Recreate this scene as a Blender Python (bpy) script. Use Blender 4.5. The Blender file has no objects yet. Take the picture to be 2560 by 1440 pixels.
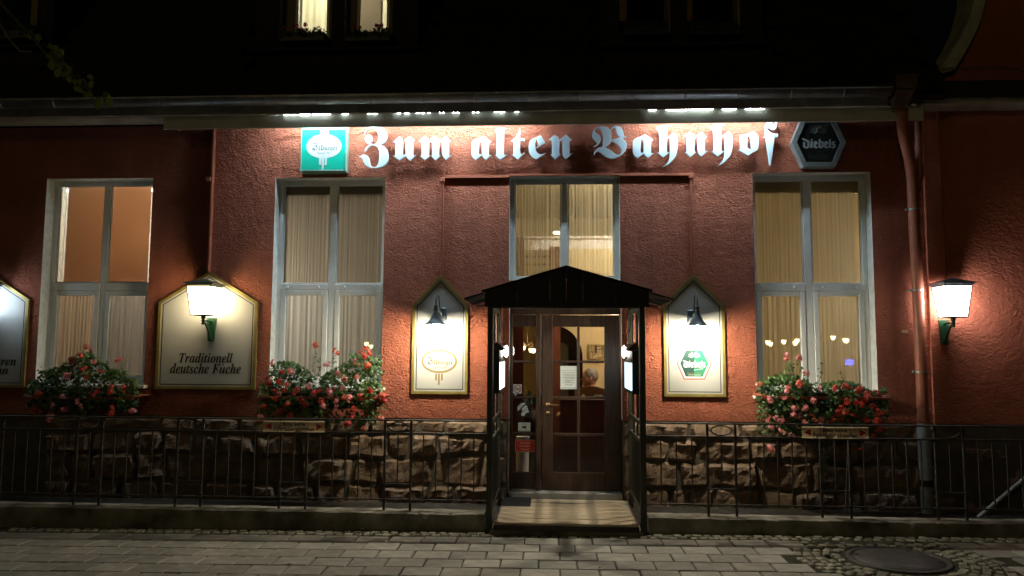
import bpy, bmesh, math, random
from mathutils import Vector, Matrix, noise
random.seed(7)
rnd = random.random
def ru(a, b): return a + (b - a) * random.random()
S = bpy.context.scene
C = S.collection

# ------------------------------------------------------------------ camera, world, sun, exposure
CAM = Vector((0.0, -8.4, 1.75))
YAW, PITCH, ROLL, FPX = 0.05663, 0.08441, 0.005355, 1850.0
_f = Vector((-math.sin(YAW) * math.cos(PITCH), math.cos(YAW) * math.cos(PITCH), math.sin(PITCH)))
_r0 = Vector((math.cos(YAW), math.sin(YAW), 0.0)); _u0 = _r0.cross(_f)
_r = math.cos(ROLL) * _r0 + math.sin(ROLL) * _u0
_u = math.cos(ROLL) * _u0 - math.sin(ROLL) * _r0
cd = bpy.data.cameras.new('camera'); cam = bpy.data.objects.new('camera', cd); C.objects.link(cam)
cd.sensor_width = 36.0; cd.lens = FPX * 36.0 / 2560.0; cd.clip_start = 0.05; cd.clip_end = 800
M = Matrix.Identity(4)
for i in range(3):
    M[i][0], M[i][1], M[i][2], M[i][3] = _r[i], _u[i], -_f[i], CAM[i]
cam.matrix_world = M
S.camera = cam

def ray(px, py): return _f * FPX + _r * (px - 1280.0) - _u * (py - 720.0)
def P(px, py, y=0.0):
    d = ray(px, py); t = (y - CAM.y) / d.y
    return CAM + d * t
def X(px, py=720.0, y=0.0): return P(px, py, y).x
def Z(py, px=1280.0, y=0.0): return P(px, py, y).z
def G(px, py, z=0.0):
    d = ray(px, py); t = (z - CAM.z) / d.z
    return CAM + d * t

W = bpy.data.worlds.new('World'); S.world = W; W.use_nodes = True
wn = W.node_tree.nodes; wl = W.node_tree.links
bg = wn['Background']
sky = wn.new('ShaderNodeTexSky'); sky.sky_type = 'NISHITA'; sky.sun_disc = False
sky.sun_elevation = math.radians(-4.0); sky.sun_rotation = math.radians(200.0)
wl.new(sky.outputs[0], bg.inputs[0]); bg.inputs[1].default_value = 0.012
sd = bpy.data.lights.new('sun', 'SUN'); sun = bpy.data.objects.new('sun', sd); C.objects.link(sun)
sd.energy = 0.018; sd.angle = math.radians(6); sd.color = (1.0, 0.80, 0.28)
sun.rotation_euler = (math.radians(68), 0, math.radians(-24))
S.view_settings.view_transform = 'Standard'; S.view_settings.look = 'None'
S.view_settings.exposure = 1.64; S.view_settings.gamma = 1.0; S.view_settings.use_curve_mapping = False
cy = S.cycles
cy.use_denoising = True
try: cy.denoiser = 'OPENIMAGEDENOISE'
except Exception: pass
cy.max_bounces = 8; cy.diffuse_bounces = 3; cy.glossy_bounces = 3; cy.transmission_bounces = 6; cy.transparent_max_bounces = 16
cy.sample_clamp_indirect = 4.0; cy.caustics_reflective = False; cy.caustics_refractive = False

# ------------------------------------------------------------------ materials
def mat(name, col, rough=0.6, metal=0.0, spec=0.5, vary=0.0, vscale=8.0, bump=0.0, bscale=40.0, bdist=0.01, col_b=None, stretch=None, detail=4.0):
    m = bpy.data.materials.new(name); m.use_nodes = True
    n = m.node_tree.nodes; l = m.node_tree.links; b = n['Principled BSDF']
    b.inputs['Base Color'].default_value = (*col, 1); b.inputs['Roughness'].default_value = rough
    b.inputs['Metallic'].default_value = metal; b.inputs['Specular IOR Level'].default_value = spec
    tc = n.new('ShaderNodeTexCoord'); src = tc.outputs['Object']
    if stretch:
        mp = n.new('ShaderNodeMapping'); mp.inputs['Scale'].default_value = stretch
        l.new(src, mp.inputs[0]); src = mp.outputs[0]
    if vary > 0 or col_b:
        t = n.new('ShaderNodeTexNoise'); t.inputs['Scale'].default_value = vscale; t.inputs['Detail'].default_value = detail
        l.new(src, t.inputs['Vector'])
        r = n.new('ShaderNodeValToRGB')
        c2 = col_b if col_b else tuple(min(1, c * (1 + vary)) for c in col)
        c1 = col if col_b else tuple(c * (1 - vary) for c in col)
        r.color_ramp.elements[0].color = (*c1, 1); r.color_ramp.elements[0].position = 0.35
        r.color_ramp.elements[1].color = (*c2, 1); r.color_ramp.elements[1].position = 0.68
        l.new(t.outputs[0], r.inputs[0]); l.new(r.outputs[0], b.inputs['Base Color'])
    if bump > 0:
        t2 = n.new('ShaderNodeTexNoise'); t2.inputs['Scale'].default_value = bscale; t2.inputs['Detail'].default_value = 3
        l.new(src, t2.inputs['Vector'])
        bp = n.new('ShaderNodeBump'); bp.inputs['Strength'].default_value = bump; bp.inputs['Distance'].default_value = bdist
        l.new(t2.outputs[0], bp.inputs['Height']); l.new(bp.outputs[0], b.inputs['Normal'])
    return m
def emit(name, col, s):
    m = bpy.data.materials.new(name); m.use_nodes = True
    n = m.node_tree.nodes; n.remove(n['Principled BSDF'])
    e = n.new('ShaderNodeEmission'); e.inputs[0].default_value = (*col, 1); e.inputs[1].default_value = s
    m.node_tree.links.new(e.outputs[0], n['Material Output'].inputs[0]); return m
def per_object_tint(m, amount):
    n = m.node_tree.nodes; l = m.node_tree.links; b = n['Principled BSDF']
    oi = n.new('ShaderNodeObjectInfo'); mr = n.new('ShaderNodeMapRange')
    mr.inputs['To Min'].default_value = 1 - amount; mr.inputs['To Max'].default_value = 1 + amount
    l.new(oi.outputs['Random'], mr.inputs['Value'])
    hs = n.new('ShaderNodeHueSaturation'); l.new(mr.outputs[0], hs.inputs['Value'])
    inp = b.inputs['Base Color']
    if inp.is_linked:
        l.new(inp.links[0].from_socket, hs.inputs['Color'])
    else:
        hs.inputs['Color'].default_value = inp.default_value
    l.new(hs.outputs[0], inp); return m

def plaster(name, col, strength, dist, scale):
    m = bpy.data.materials.new(name); m.use_nodes = True
    n = m.node_tree.nodes; l = m.node_tree.links; b = n['Principled BSDF']
    b.inputs['Roughness'].default_value = 0.85; b.inputs['Specular IOR Level'].default_value = 0.25
    tc = n.new('ShaderNodeTexCoord')
    v = n.new('ShaderNodeTexNoise'); v.inputs['Scale'].default_value = 1.6; v.inputs['Detail'].default_value = 6; v.inputs['Roughness'].default_value = 0.65
    l.new(tc.outputs['Object'], v.inputs['Vector'])
    r = n.new('ShaderNodeValToRGB')
    r.color_ramp.elements[0].color = (*(c * 0.80 for c in col), 1); r.color_ramp.elements[0].position = 0.3
    r.color_ramp.elements[1].color = (*(c * 1.1 for c in col), 1); r.color_ramp.elements[1].position = 0.7
    l.new(v.outputs[0], r.inputs[0])
    ms = n.new('ShaderNodeMapping'); ms.inputs['Scale'].default_value = (7, 1, 0.35); l.new(tc.outputs['Object'], ms.inputs[0])
    st = n.new('ShaderNodeTexNoise'); st.inputs['Scale'].default_value = 1.0; st.inputs['Detail'].default_value = 6; l.new(ms.outputs[0], st.inputs['Vector'])
    sr = n.new('ShaderNodeMapRange'); sr.inputs['From Min'].default_value = 0.35; sr.inputs['From Max'].default_value = 0.65; sr.inputs['To Min'].default_value = 0.91; sr.inputs['To Max'].default_value = 1.03
    l.new(st.outputs[0], sr.inputs['Value'])
    mm = n.new('ShaderNodeMix'); mm.data_type = 'RGBA'; mm.blend_type = 'MULTIPLY'; mm.inputs[0].default_value = 1.0
    l.new(r.outputs[0], mm.inputs[6]); l.new(sr.outputs[0], mm.inputs[7]); l.new(mm.outputs[2], b.inputs['Base Color'])
    mp = n.new('ShaderNodeMapping'); mp.inputs['Scale'].default_value = (0.75, 1, 1.15); l.new(tc.outputs['Object'], mp.inputs[0])
    a = n.new('ShaderNodeTexNoise'); a.inputs['Scale'].default_value = scale; a.inputs['Detail'].default_value = 5; a.inputs['Roughness'].default_value = 0.58; a.inputs['Distortion'].default_value = 0.9
    l.new(mp.outputs[0], a.inputs['Vector'])
    c = n.new('ShaderNodeTexNoise'); c.inputs['Scale'].default_value = scale * 0.22; c.inputs['Detail'].default_value = 2
    l.new(tc.outputs['Object'], c.inputs['Vector'])
    ma = n.new('ShaderNodeMath'); ma.operation = 'MULTIPLY_ADD'; ma.inputs[1].default_value = 0.9
    l.new(c.outputs[0], ma.inputs[0]); l.new(a.outputs[0], ma.inputs[2])
    bp = n.new('ShaderNodeBump'); bp.inputs['Strength'].default_value = strength; bp.inputs['Distance'].default_value = dist
    l.new(ma.outputs[0], bp.inputs['Height']); l.new(bp.outputs[0], b.inputs['Normal'])
    return m
def glass(name, tint=(0.93, 0.96, 0.95), rough=0.02, refl=1.0):
    m = bpy.data.materials.new(name); m.use_nodes = True
    n = m.node_tree.nodes; l = m.node_tree.links; n.remove(n['Principled BSDF'])
    t = n.new('ShaderNodeBsdfTransparent'); t.inputs[0].default_value = (*tint, 1)
    g = n.new('ShaderNodeBsdfGlossy'); g.inputs['Roughness'].default_value = rough
    f = n.new('ShaderNodeFresnel'); f.inputs[0].default_value = 1.45
    mu = n.new('ShaderNodeMath'); mu.operation = 'MULTIPLY'; mu.inputs[1].default_value = refl
    mx = n.new('ShaderNodeMixShader'); l.new(f.outputs[0], mu.inputs[0]); l.new(mu.outputs[0], mx.inputs[0])
    l.new(t.outputs[0], mx.inputs[1]); l.new(g.outputs[0], mx.inputs[2]); l.new(mx.outputs[0], n['Material Output'].inputs[0])
    return m
def sheer(name, col, see, stripes, contrast=0.5, trans=0.6):
    """thin woven cloth: some light goes straight through, the rest is scattered to both sides"""
    m = bpy.data.materials.new(name); m.use_nodes = True
    n = m.node_tree.nodes; l = m.node_tree.links; n.remove(n['Principled BSDF'])
    tc = n.new('ShaderNodeTexCoord'); mp = n.new('ShaderNodeMapping'); mp.inputs['Scale'].default_value = (stripes, 0.0, 0.12)
    l.new(tc.outputs['Object'], mp.inputs[0])
    t = n.new('ShaderNodeTexNoise'); t.inputs['Scale'].default_value = 1.0; t.inputs['Detail'].default_value = 5; t.inputs['Roughness'].default_value = 0.7
    l.new(mp.outputs[0], t.inputs['Vector'])
    mr = n.new('ShaderNodeMapRange'); mr.inputs['From Min'].default_value = 0.36; mr.inputs['From Max'].default_value = 0.64
    mr.inputs['To Min'].default_value = 1 - contrast; mr.inputs['To Max'].default_value = 1.0
    l.new(t.outputs[0], mr.inputs['Value'])
    mc = n.new('ShaderNodeMix'); mc.data_type = 'RGBA'; mc.blend_type = 'MULTIPLY'; mc.inputs[0].default_value = 1.0
    mc.inputs[6].default_value = (*col, 1); l.new(mr.outputs[0], mc.inputs[7])  # stripes put weave density and the light-dark contrast of folds into the colour
    d = n.new('ShaderNodeBsdfDiffuse'); tr = n.new('ShaderNodeBsdfTranslucent')
    l.new(mc.outputs[2], d.inputs[0]); l.new(mc.outputs[2], tr.inputs[0])
    m1 = n.new('ShaderNodeMixShader'); m1.inputs[0].default_value = trans; l.new(d.outputs[0], m1.inputs[1]); l.new(tr.outputs[0], m1.inputs[2])
    tp = n.new('ShaderNodeBsdfTransparent'); m2 = n.new('ShaderNodeMixShader'); m2.inputs[0].default_value = see
    l.new(m1.outputs[0], m2.inputs[1]); l.new(tp.outputs[0], m2.inputs[2])
    l.new(m2.outputs[0], n['Material Output'].inputs[0]); return m

TERRA = (0.55, 0.168, 0.098)
M_plaster = plaster('rough_terracotta_plaster', TERRA, 1.0, 0.08, 46)
M_plaster_s = plaster('smooth_terracotta_plaster', TERRA, 0.9, 0.022, 20)
M_reveal = mat('cream_reveal_paint', (0.72, 0.70, 0.64), 0.7, vary=0.12, vscale=14, bump=0.5, bscale=60, bdist=0.006)
M_white = mat('white_window_paint', (0.80, 0.81, 0.80), 0.4, vary=0.05, vscale=9)
M_cornice = mat('weathered_white_paint', (0.60, 0.57, 0.50), 0.7, vary=0.2, vscale=5, bump=0.3, bscale=30, bdist=0.004)
M_valance = mat('grey_valance_paint', (0.66, 0.63, 0.55), 0.6, vary=0.12, vscale=4)
M_zinc = mat('weathered_zinc', (0.34, 0.35, 0.37), 0.45, metal=0.6, vary=0.2, vscale=7)
M_pipe = mat('terracotta_pipe_paint', (0.40, 0.13, 0.075), 0.42, vary=0.1, vscale=6)
M_pipe_grey = mat('grey_pipe_paint', (0.30, 0.32, 0.33), 0.5, vary=0.25, vscale=9)
M_slate = mat('dark_roof_slate', (0.018, 0.018, 0.02), 0.7, vary=0.3, vscale=3)
M_slate_grey = mat('dormer_cladding', (0.022, 0.021, 0.02), 0.8, vary=0.3, vscale=5)
M_timber = mat('dark_brown_timber', (0.050, 0.026, 0.017), 0.45, vary=0.35, vscale=6, stretch=(6, 6, 0.6), bump=0.2, bscale=30, bdist=0.002)
M_porch = mat('black_brown_stain', (0.016, 0.014, 0.011), 0.55, vary=0.3, vscale=8, stretch=(5, 5, 0.5))
M_porchroof = mat('black_roofing_felt', (0.006, 0.006, 0.006), 0.95, spec=0.1)
M_porch_side = mat('dark_olive_stain', (0.05, 0.047, 0.036), 0.5, vary=0.25, vscale=8, stretch=(5, 5, 0.5))
M_iron = mat('dark_iron', (0.075, 0.072, 0.07), 0.42, metal=0.3, vary=0.4, vscale=20, bump=0.3, bscale=90, bdist=0.002)
M_black = mat('black_metal', (0.008, 0.008, 0.008), 0.5)
M_stone = per_object_tint(mat('brown_sandstone', (0.165, 0.105, 0.068), 0.9, col_b=(0.28, 0.19, 0.125), vscale=7, bump=0.8, bscale=45, bdist=0.012, detail=7), 0.22)
M_mortar = mat('grey_mortar', (0.12, 0.10, 0.08), 0.95, vary=0.2, vscale=10, bump=0.5, bscale=60, bdist=0.006)
M_kerb = mat('worn_concrete', (0.11, 0.10, 0.075), 0.9, col_b=(0.38, 0.355, 0.31), vscale=4, bump=0.8, bscale=35, bdist=0.01, detail=7)
M_paver = per_object_tint(mat('grey_concrete_paver', (0.36, 0.345, 0.318), 0.85, col_b=(0.49, 0.475, 0.445), vscale=9, bump=0.5, bscale=120, bdist=0.004, detail=8), 0.16)
def stains(m, scale, lo):
    n = m.node_tree.nodes; l = m.node_tree.links; b = n['Principled BSDF']; inp = b.inputs['Base Color']; src = inp.links[0].from_socket
    ge = n.new('ShaderNodeNewGeometry'); t = n.new('ShaderNodeTexNoise'); t.inputs['Scale'].default_value = scale; t.inputs['Detail'].default_value = 6; t.inputs['Roughness'].default_value = 0.62
    l.new(ge.outputs['Position'], t.inputs['Vector'])
    r = n.new('ShaderNodeMapRange'); r.inputs['From Min'].default_value = 0.36; r.inputs['From Max'].default_value = 0.60; r.inputs['To Min'].default_value = lo; r.inputs['To Max'].default_value = 1.04
    l.new(t.outputs[0], r.inputs['Value'])
    x = n.new('ShaderNodeMix'); x.data_type = 'RGBA'; x.blend_type = 'MULTIPLY'; x.inputs[0].default_value = 1.0
    l.new(src, x.inputs[6]); l.new(r.outputs[0], x.inputs[7]); l.new(x.outputs[2], inp)
stains(M_paver, 1.7, 0.78)
M_cobble = per_object_tint(mat('granite_cobble', (0.22, 0.205, 0.165), 0.8, col_b=(0.42, 0.40, 0.33), vscale=14, bump=0.5, bscale=60, bdist=0.006), 0.3)
M_joint = mat('mossy_joint_sand', (0.04, 0.042, 0.025), 1.0, vary=0.4, vscale=12, bump=0.5, bscale=80, bdist=0.005)
M_asphalt = mat('asphalt', (0.05, 0.05, 0.05), 0.9, vary=0.2, vscale=4, bump=0.4, bscale=120, bdist=0.004)
M_soil = mat('dark_soil', (0.035, 0.028, 0.02), 1.0, vary=0.4, vscale=10, bump=0.8, bscale=40, bdist=0.02)
M_manhole = mat('worn_iron_lid', (0.085, 0.08, 0.08), 0.55, metal=0.4, vary=0.25, vscale=10, bump=0.6, bscale=160, bdist=0.004)
M_deck = per_object_tint(mat('weathered_deck_wood', (0.40, 0.30, 0.20), 0.6, col_b=(0.60, 0.50, 0.38), vscale=5, stretch=(0.5, 9, 9), bump=0.3, bscale=30, bdist=0.003), 0.12)
M_mat = mat('black_rubber', (0.012, 0.012, 0.014), 0.6, bump=0.6, bscale=90, bdist=0.004)
M_board = mat('cream_board_enamel', (0.46, 0.455, 0.44), 0.38, vary=0.03, vscale=5)
M_gold = mat('old_gold_paint', (0.36, 0.27, 0.08), 0.35, metal=0.45, vary=0.15, vscale=10)
M_goldprint = mat('gold_print', (0.24, 0.175, 0.075), 0.5)
M_ink = mat('black_ink', (0.012, 0.012, 0.014), 0.5)
M_greyink = mat('grey_ink', (0.16, 0.19, 0.19), 0.5)
M_letter = mat('white_letter_enamel', (0.58, 0.70, 0.78), 0.3, vary=0.03, vscale=6)
M_signgreen = mat('green_sign_enamel', (0.0, 0.34, 0.24), 0.3)
M_signgreen_d = mat('green_sign_frame', (0.20, 0.36, 0.29), 0.3, vary=0.1)
M_signwhite = mat('white_print', (0.80, 0.82, 0.80), 0.4)
M_boxwhite = mat('dull_white_print', (0.50, 0.54, 0.53), 0.4)
M_boxink = mat('dark_grey_ink', (0.05, 0.065, 0.065), 0.5)
M_steel = mat('brushed_steel', (0.42, 0.46, 0.46), 0.42, metal=0.65, vary=0.12, vscale=14)
M_hexblack = mat('black_sign_enamel', (0.012, 0.013, 0.013), 0.35)
M_hexgreen = mat('dark_green_print', (0.012, 0.024, 0.014), 0.4)
M_hexgrey = mat('dull_silver_print', (0.34, 0.35, 0.38), 0.5)
M_hexdull = mat('faint_grey_print', (0.07, 0.085, 0.07), 0.5)
M_dgreen = mat('bottle_green_print', (0.012, 0.055, 0.045), 0.45)
M_lgreen = mat('mid_green_print', (0.02, 0.22, 0.12), 0.45)
M_pinkred = mat('faded_red_print', (0.46, 0.12, 0.095), 0.5)
M_lampgreen = mat('green_lamp_enamel', (0.02, 0.075, 0.035), 0.35, vary=0.2)
M_lampcap = mat('grey_green_lamp_metal', (0.09, 0.10, 0.075), 0.4, metal=0.3)
M_lampgrey = mat('grey_lamp_metal', (0.10, 0.12, 0.14), 0.4, metal=0.3)
M_conduit = mat('painted_cable_duct', (0.36, 0.10, 0.05), 0.5)
M_cream = mat('aged_cream_plate', (0.62, 0.52, 0.34), 0.45, vary=0.08, vscale=12)
M_red = mat('red_print', (0.46, 0.025, 0.02), 0.45)
M_redsign = mat('red_warning_enamel', (0.50, 0.03, 0.025), 0.4)
M_paper = mat('white_paper', (0.62, 0.64, 0.62), 0.8)
M_printline = mat('faint_print', (0.18, 0.18, 0.18), 0.8)
M_brass = mat('tarnished_brass', (0.34, 0.22, 0.10), 0.3, metal=0.85)
M_planter = mat('dark_green_planter', (0.03, 0.035, 0.025), 0.5)
M_inwall = mat('yellow_interior_wall', (0.62, 0.50, 0.26), 0.8, vary=0.06, vscale=3)
M_inbrown = mat('red_brown_panelling', (0.15, 0.045, 0.022), 0.45, vary=0.2, vscale=6, stretch=(6, 6, 0.6))
M_indark = mat('dark_brown_interior', (0.035, 0.02, 0.013), 0.6)
M_ingreen = mat('pale_grey_interior_door', (0.22, 0.25, 0.24), 0.6)
M_infloor = mat('brown_tile_floor', (0.10, 0.07, 0.05), 0.5, vary=0.2, vscale=6)
M_inorange = mat('orange_interior_wall', (0.55, 0.27, 0.13), 0.8)
M_inwhite = mat('white_interior_paint', (0.72, 0.70, 0.66), 0.8)
M_skin = mat('skin', (0.42, 0.22, 0.15), 0.55)
M_hair = mat('grey_hair', (0.17, 0.145, 0.12), 0.7, bump=0.4, bscale=120)
M_coat = mat('beige_coat', (0.44, 0.34, 0.24), 0.9)
M_jacket = mat('dark_jacket', (0.03, 0.026, 0.024), 0.9)
M_chair = mat('chair_wood', (0.24, 0.17, 0.10), 0.4, vary=0.2)
M_twig = mat('mossy_bark', (0.16, 0.14, 0.08), 0.9, vary=0.3, vscale=20)
def leafmat(name, col):
    m = bpy.data.materials.new(name); m.use_nodes = True
    n = m.node_tree.nodes; l = m.node_tree.links; b = n['Principled BSDF']
    b.inputs['Roughness'].default_value = 0.5; b.inputs['Base Color'].default_value = (*col, 1)
    t = n.new('ShaderNodeBsdfTranslucent'); t.inputs[0].default_value = (col[0] * 1.3, col[1] * 1.3, col[2] * 0.8, 1)
    mx = n.new('ShaderNodeMixShader'); mx.inputs[0].default_value = 0.3
    l.new(b.outputs[0], mx.inputs[1]); l.new(t.outputs[0], mx.inputs[2]); l.new(mx.outputs[0], n['Material Output'].inputs[0]); return m
LEAVES = [leafmat('ivy_leaf_green', (0.10, 0.19, 0.05)), leafmat('ivy_leaf_dark', (0.05, 0.11, 0.035)), leafmat('ivy_leaf_pale', (0.16, 0.22, 0.08)), leafmat('stem_green', (0.09, 0.11, 0.05))]
PETALS = [leafmat('petal_red', (0.66, 0.06, 0.045)), leafmat('petal_coral', (0.74, 0.17, 0.10)), leafmat('petal_pink', (0.84, 0.36, 0.42)), leafmat('petal_deep', (0.42, 0.035, 0.05))]
M_treeleaf = leafmat('tree_leaf', (0.13, 0.16, 0.04))
M_glass = glass('window_glass', refl=0.9)
M_doorglass = glass('door_glass', (0.86, 0.86, 0.84))
# light sources
E_goose = emit('warm_bulb', (1.0, 0.90, 0.66), 490)
E_lant_warm = emit('warm_lantern_glass', (1.0, 0.81, 0.47), 6.6)
E_lant_cool = emit('cool_lantern_glass', (1.0, 0.96, 0.94), 6.2)
E_lant_far = emit('bluish_lantern_glass', (0.72, 0.88, 1.0), 3.0)
E_tube = emit('fluorescent_tube', (0.76, 0.97, 1.08), 76)
E_case_warm = emit('warm_lit_panel', (1.0, 0.98, 0.72), 1.0)
E_case_cool = emit('cool_lit_panel', (0.55, 0.86, 1.0), 0.85)
E_oval = emit('white_lamp_glass', (1.0, 0.98, 0.90), 9.0)
E_room = emit('warm_room_bulb', (1.0, 0.93, 0.84), 80)
E_room_dim = emit('dim_room_bulb', (1.0, 0.82, 0.60), 60)
E_room_mid = emit('soft_room_bulb', (1.0, 0.86, 0.68), 62)
E_room_low = emit('low_room_bulb', (1.0, 0.93, 0.84), 240)
E_room_blind = emit('blind_room_bulb', (1.0, 0.86, 0.68), 200)
E_shade = emit('glowing_glass_shade', (1.0, 0.78, 0.36), 5)
E_attic = emit('attic_bulb', (1.0, 0.88, 0.62), 230)
E_screen_reflection = emit('blue_screen_reflection', (0.12, 0.14, 1.0), 2.0)
E_coldstrip = emit('cold_strip_lamp', (0.72, 0.98, 0.95), 6)

# ------------------------------------------------------------------ mesh helpers
def origin_of(o):
    v = Vector((0, 0, 0))
    while o is not None:
        v += o.location; o = o.parent
    return v
class MB:
    def __init__(s): s.v = []; s.f = []; s.m = []; s.smooth = []; s.mi = 0; s.sm = False
    def add(s, vs, fs):
        k = len(s.v); s.v += [tuple(v) for v in vs]
        for f in fs: s.f.append([i + k for i in f]); s.m.append(s.mi); s.smooth.append(s.sm)
        return s
    def box(s, x0, x1, y0, y1, z0, z1, b=0.0):
        if x0 > x1: x0, x1 = x1, x0
        if y0 > y1: y0, y1 = y1, y0
        if z0 > z1: z0, z1 = z1, z0
        b = min(b, (x1 - x0) * 0.45, (y1 - y0) * 0.45, (z1 - z0) * 0.45)
        if b <= 0:
            return s.add([(x, y, z) for x in (x0, x1) for y in (y0, y1) for z in (z0, z1)],
                         [(0, 1, 3, 2), (4, 6, 7, 5), (0, 4, 5, 1), (2, 3, 7, 6), (0, 2, 6, 4), (1, 5, 7, 3)])
        bm = bmesh.new()
        pts = []
        for sx in (0, 1):
            for sy in (0, 1):
                for sz in (0, 1):
                    cx, cy_, cz = (x0, x1)[sx], (y0, y1)[sy], (z0, z1)[sz]
                    dx, dy, dz = (b, -b)[sx], (b, -b)[sy], (b, -b)[sz]
                    pts += [(cx, cy_ + dy, cz + dz), (cx + dx, cy_, cz + dz), (cx + dx, cy_ + dy, cz)]
        for p in pts: bm.verts.new(p)
        r = bmesh.ops.convex_hull(bm, input=bm.verts)
        bmesh.ops.dissolve_limit(bm, angle_limit=0.01, verts=bm.verts, edges=bm.edges)
        bm.verts.index_update()
        s.add([v.co for v in bm.verts], [[v.index for v in f.verts] for f in bm.faces]); bm.free()
        return s
    def quad(s, a, b, c, d): return s.add([a, b, c, d], [(0, 1, 2, 3)])
    def prism(s, pts, y0, y1):
        """polygon in x,z (counter-clockwise seen from -y) extruded from y0 (front) to y1"""
        n = len(pts)
        vs = [(x, y0, z) for x, z in pts] + [(x, y1, z) for x, z in pts]
        fs = [list(range(n)), list(range(2 * n - 1, n - 1, -1))] + [(i + n, (i + 1) % n + n, (i + 1) % n, i) for i in range(n)]
        return s.add(vs, fs)
    def prism_x(s, pts, x0, x1):
        n = len(pts)
        vs = [(x0, y, z) for y, z in pts] + [(x1, y, z) for y, z in pts]
        fs = [list(range(n)), list(range(2 * n - 1, n - 1, -1))] + [(i + n, (i + 1) % n + n, (i + 1) % n, i) for i in range(n)]
        return s.add(vs, fs)
    def tube(s, pts, r, n=8, cap=True, taper=None):
        pts = [Vector(p) for p in pts]; k0 = len(s.v); N = len(pts); rings = []
        up = None
        for i, p in enumerate(pts):
            t = (pts[min(i + 1, N - 1)] - pts[max(i - 1, 0)]).normalized()
            if up is None: up = Vector((0, 0, 1)) if abs(t.z) < 0.9 else Vector((1, 0, 0))
            a = t.cross(up).normalized(); b = a.cross(t).normalized(); up = b
            rr = r if taper is None else r * taper[i]
            rings.append([p + (a * math.cos(2 * math.pi * j / n) + b * math.sin(2 * math.pi * j / n)) * rr for j in range(n)])
        vs = [v for R in rings for v in R]
        fs = [(i * n + j, (i + 1) * n + j, (i + 1) * n + (j + 1) % n, i * n + (j + 1) % n) for i in range(N - 1) for j in range(n)]
        o = s.sm; s.sm = n > 5
        s.add(vs, fs); s.sm = o
        if cap: s.add(rings[0], [list(range(n))]); s.add(rings[-1], [list(range(n - 1, -1, -1))])
        return s
    def lathe(s, prof, c, n=20, axis='z'):
        vs = []; fs = []
        for r, h in prof:
            for j in range(n):
                a = 2 * math.pi * j / n
                if axis == 'z': vs.append((c[0] + r * math.cos(a), c[1] + r * math.sin(a), c[2] + h))
                else: vs.append((c[0] + r * math.cos(a), c[1] + h, c[2] + r * math.sin(a)))
        for i in range(len(prof) - 1):
            for j in range(n): fs.append((i * n + j, i * n + (j + 1) % n, (i + 1) * n + (j + 1) % n, (i + 1) * n + j))
        o = s.sm; s.sm = True; s.add(vs, fs); s.sm = o; return s
    def sphere(s, c, r, n=12, sq=(1, 1, 1)):
        m = n // 2; prof = [(math.sin(math.pi * i / m), -math.cos(math.pi * i / m)) for i in range(m + 1)]
        prof[0] = (0.001, -1); prof[-1] = (0.001, 1)
        vs = [(c[0] + p * r * sq[0] * math.cos(2 * math.pi * j / n), c[1] + p * r * sq[1] * math.sin(2 * math.pi * j / n), c[2] + h * r * sq[2]) for p, h in prof for j in range(n)]
        fs = [(i * n + j, i * n + (j + 1) % n, (i + 1) * n + (j + 1) % n, (i + 1) * n + j) for i in range(m) for j in range(n)]
        o = s.sm; s.sm = True; s.add(vs, fs); s.sm = o; return s
    def mesh(s, name, mats, off=Vector((0, 0, 0))):
        me = bpy.data.meshes.new(name)
        me.from_pydata([(v[0] - off.x, v[1] - off.y, v[2] - off.z) for v in s.v], [], s.f)
        for m in (mats if isinstance(mats, (list, tuple)) else [mats]): me.materials.append(m)
        me.polygons.foreach_set('material_index', s.m); me.polygons.foreach_set('use_smooth', s.smooth)
        me.update(); return me
    def build(s, name, mats, parent=None, kind=None, label=None, own_origin=True):
        base = origin_of(parent)
        if own_origin and s.v:
            xs = [v[0] for v in s.v]; ys = [v[1] for v in s.v]; zs = [v[2] for v in s.v]
            o3 = Vector(((min(xs) + max(xs)) / 2, (min(ys) + max(ys)) / 2, min(zs)))
        else: o3 = base.copy()
        o = bpy.data.objects.new(name, s.mesh(name, mats, o3)); C.objects.link(o)
        o.parent = parent; o.location = o3 - base
        if kind: o['kind'] = kind
        if label: o['label'] = label
        return o
def normals(o):
    bm = bmesh.new(); bm.from_mesh(o.data); bmesh.ops.recalc_face_normals(bm, faces=bm.faces); bm.to_mesh(o.data); bm.free(); return o
def tag(o, label, cat, group=None):
    o['label'] = label; o['category'] = cat
    if group: o['group'] = group
    return o
def thing(name, loc, label, cat, group=None):
    o = bpy.data.objects.new(name, None); C.objects.link(o); o.location = loc; o.empty_display_size = 0.1
    return tag(o, label, cat, group)
def copy_tree(src, loc, label):
    r = src.copy(); C.objects.link(r); r.location = loc; r['label'] = label
    for ch in list(src.children):
        c = ch.copy(); C.objects.link(c); c.parent = r
        for g in list(ch.children):
            d = g.copy(); C.objects.link(d); d.parent = c
    return r

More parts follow.
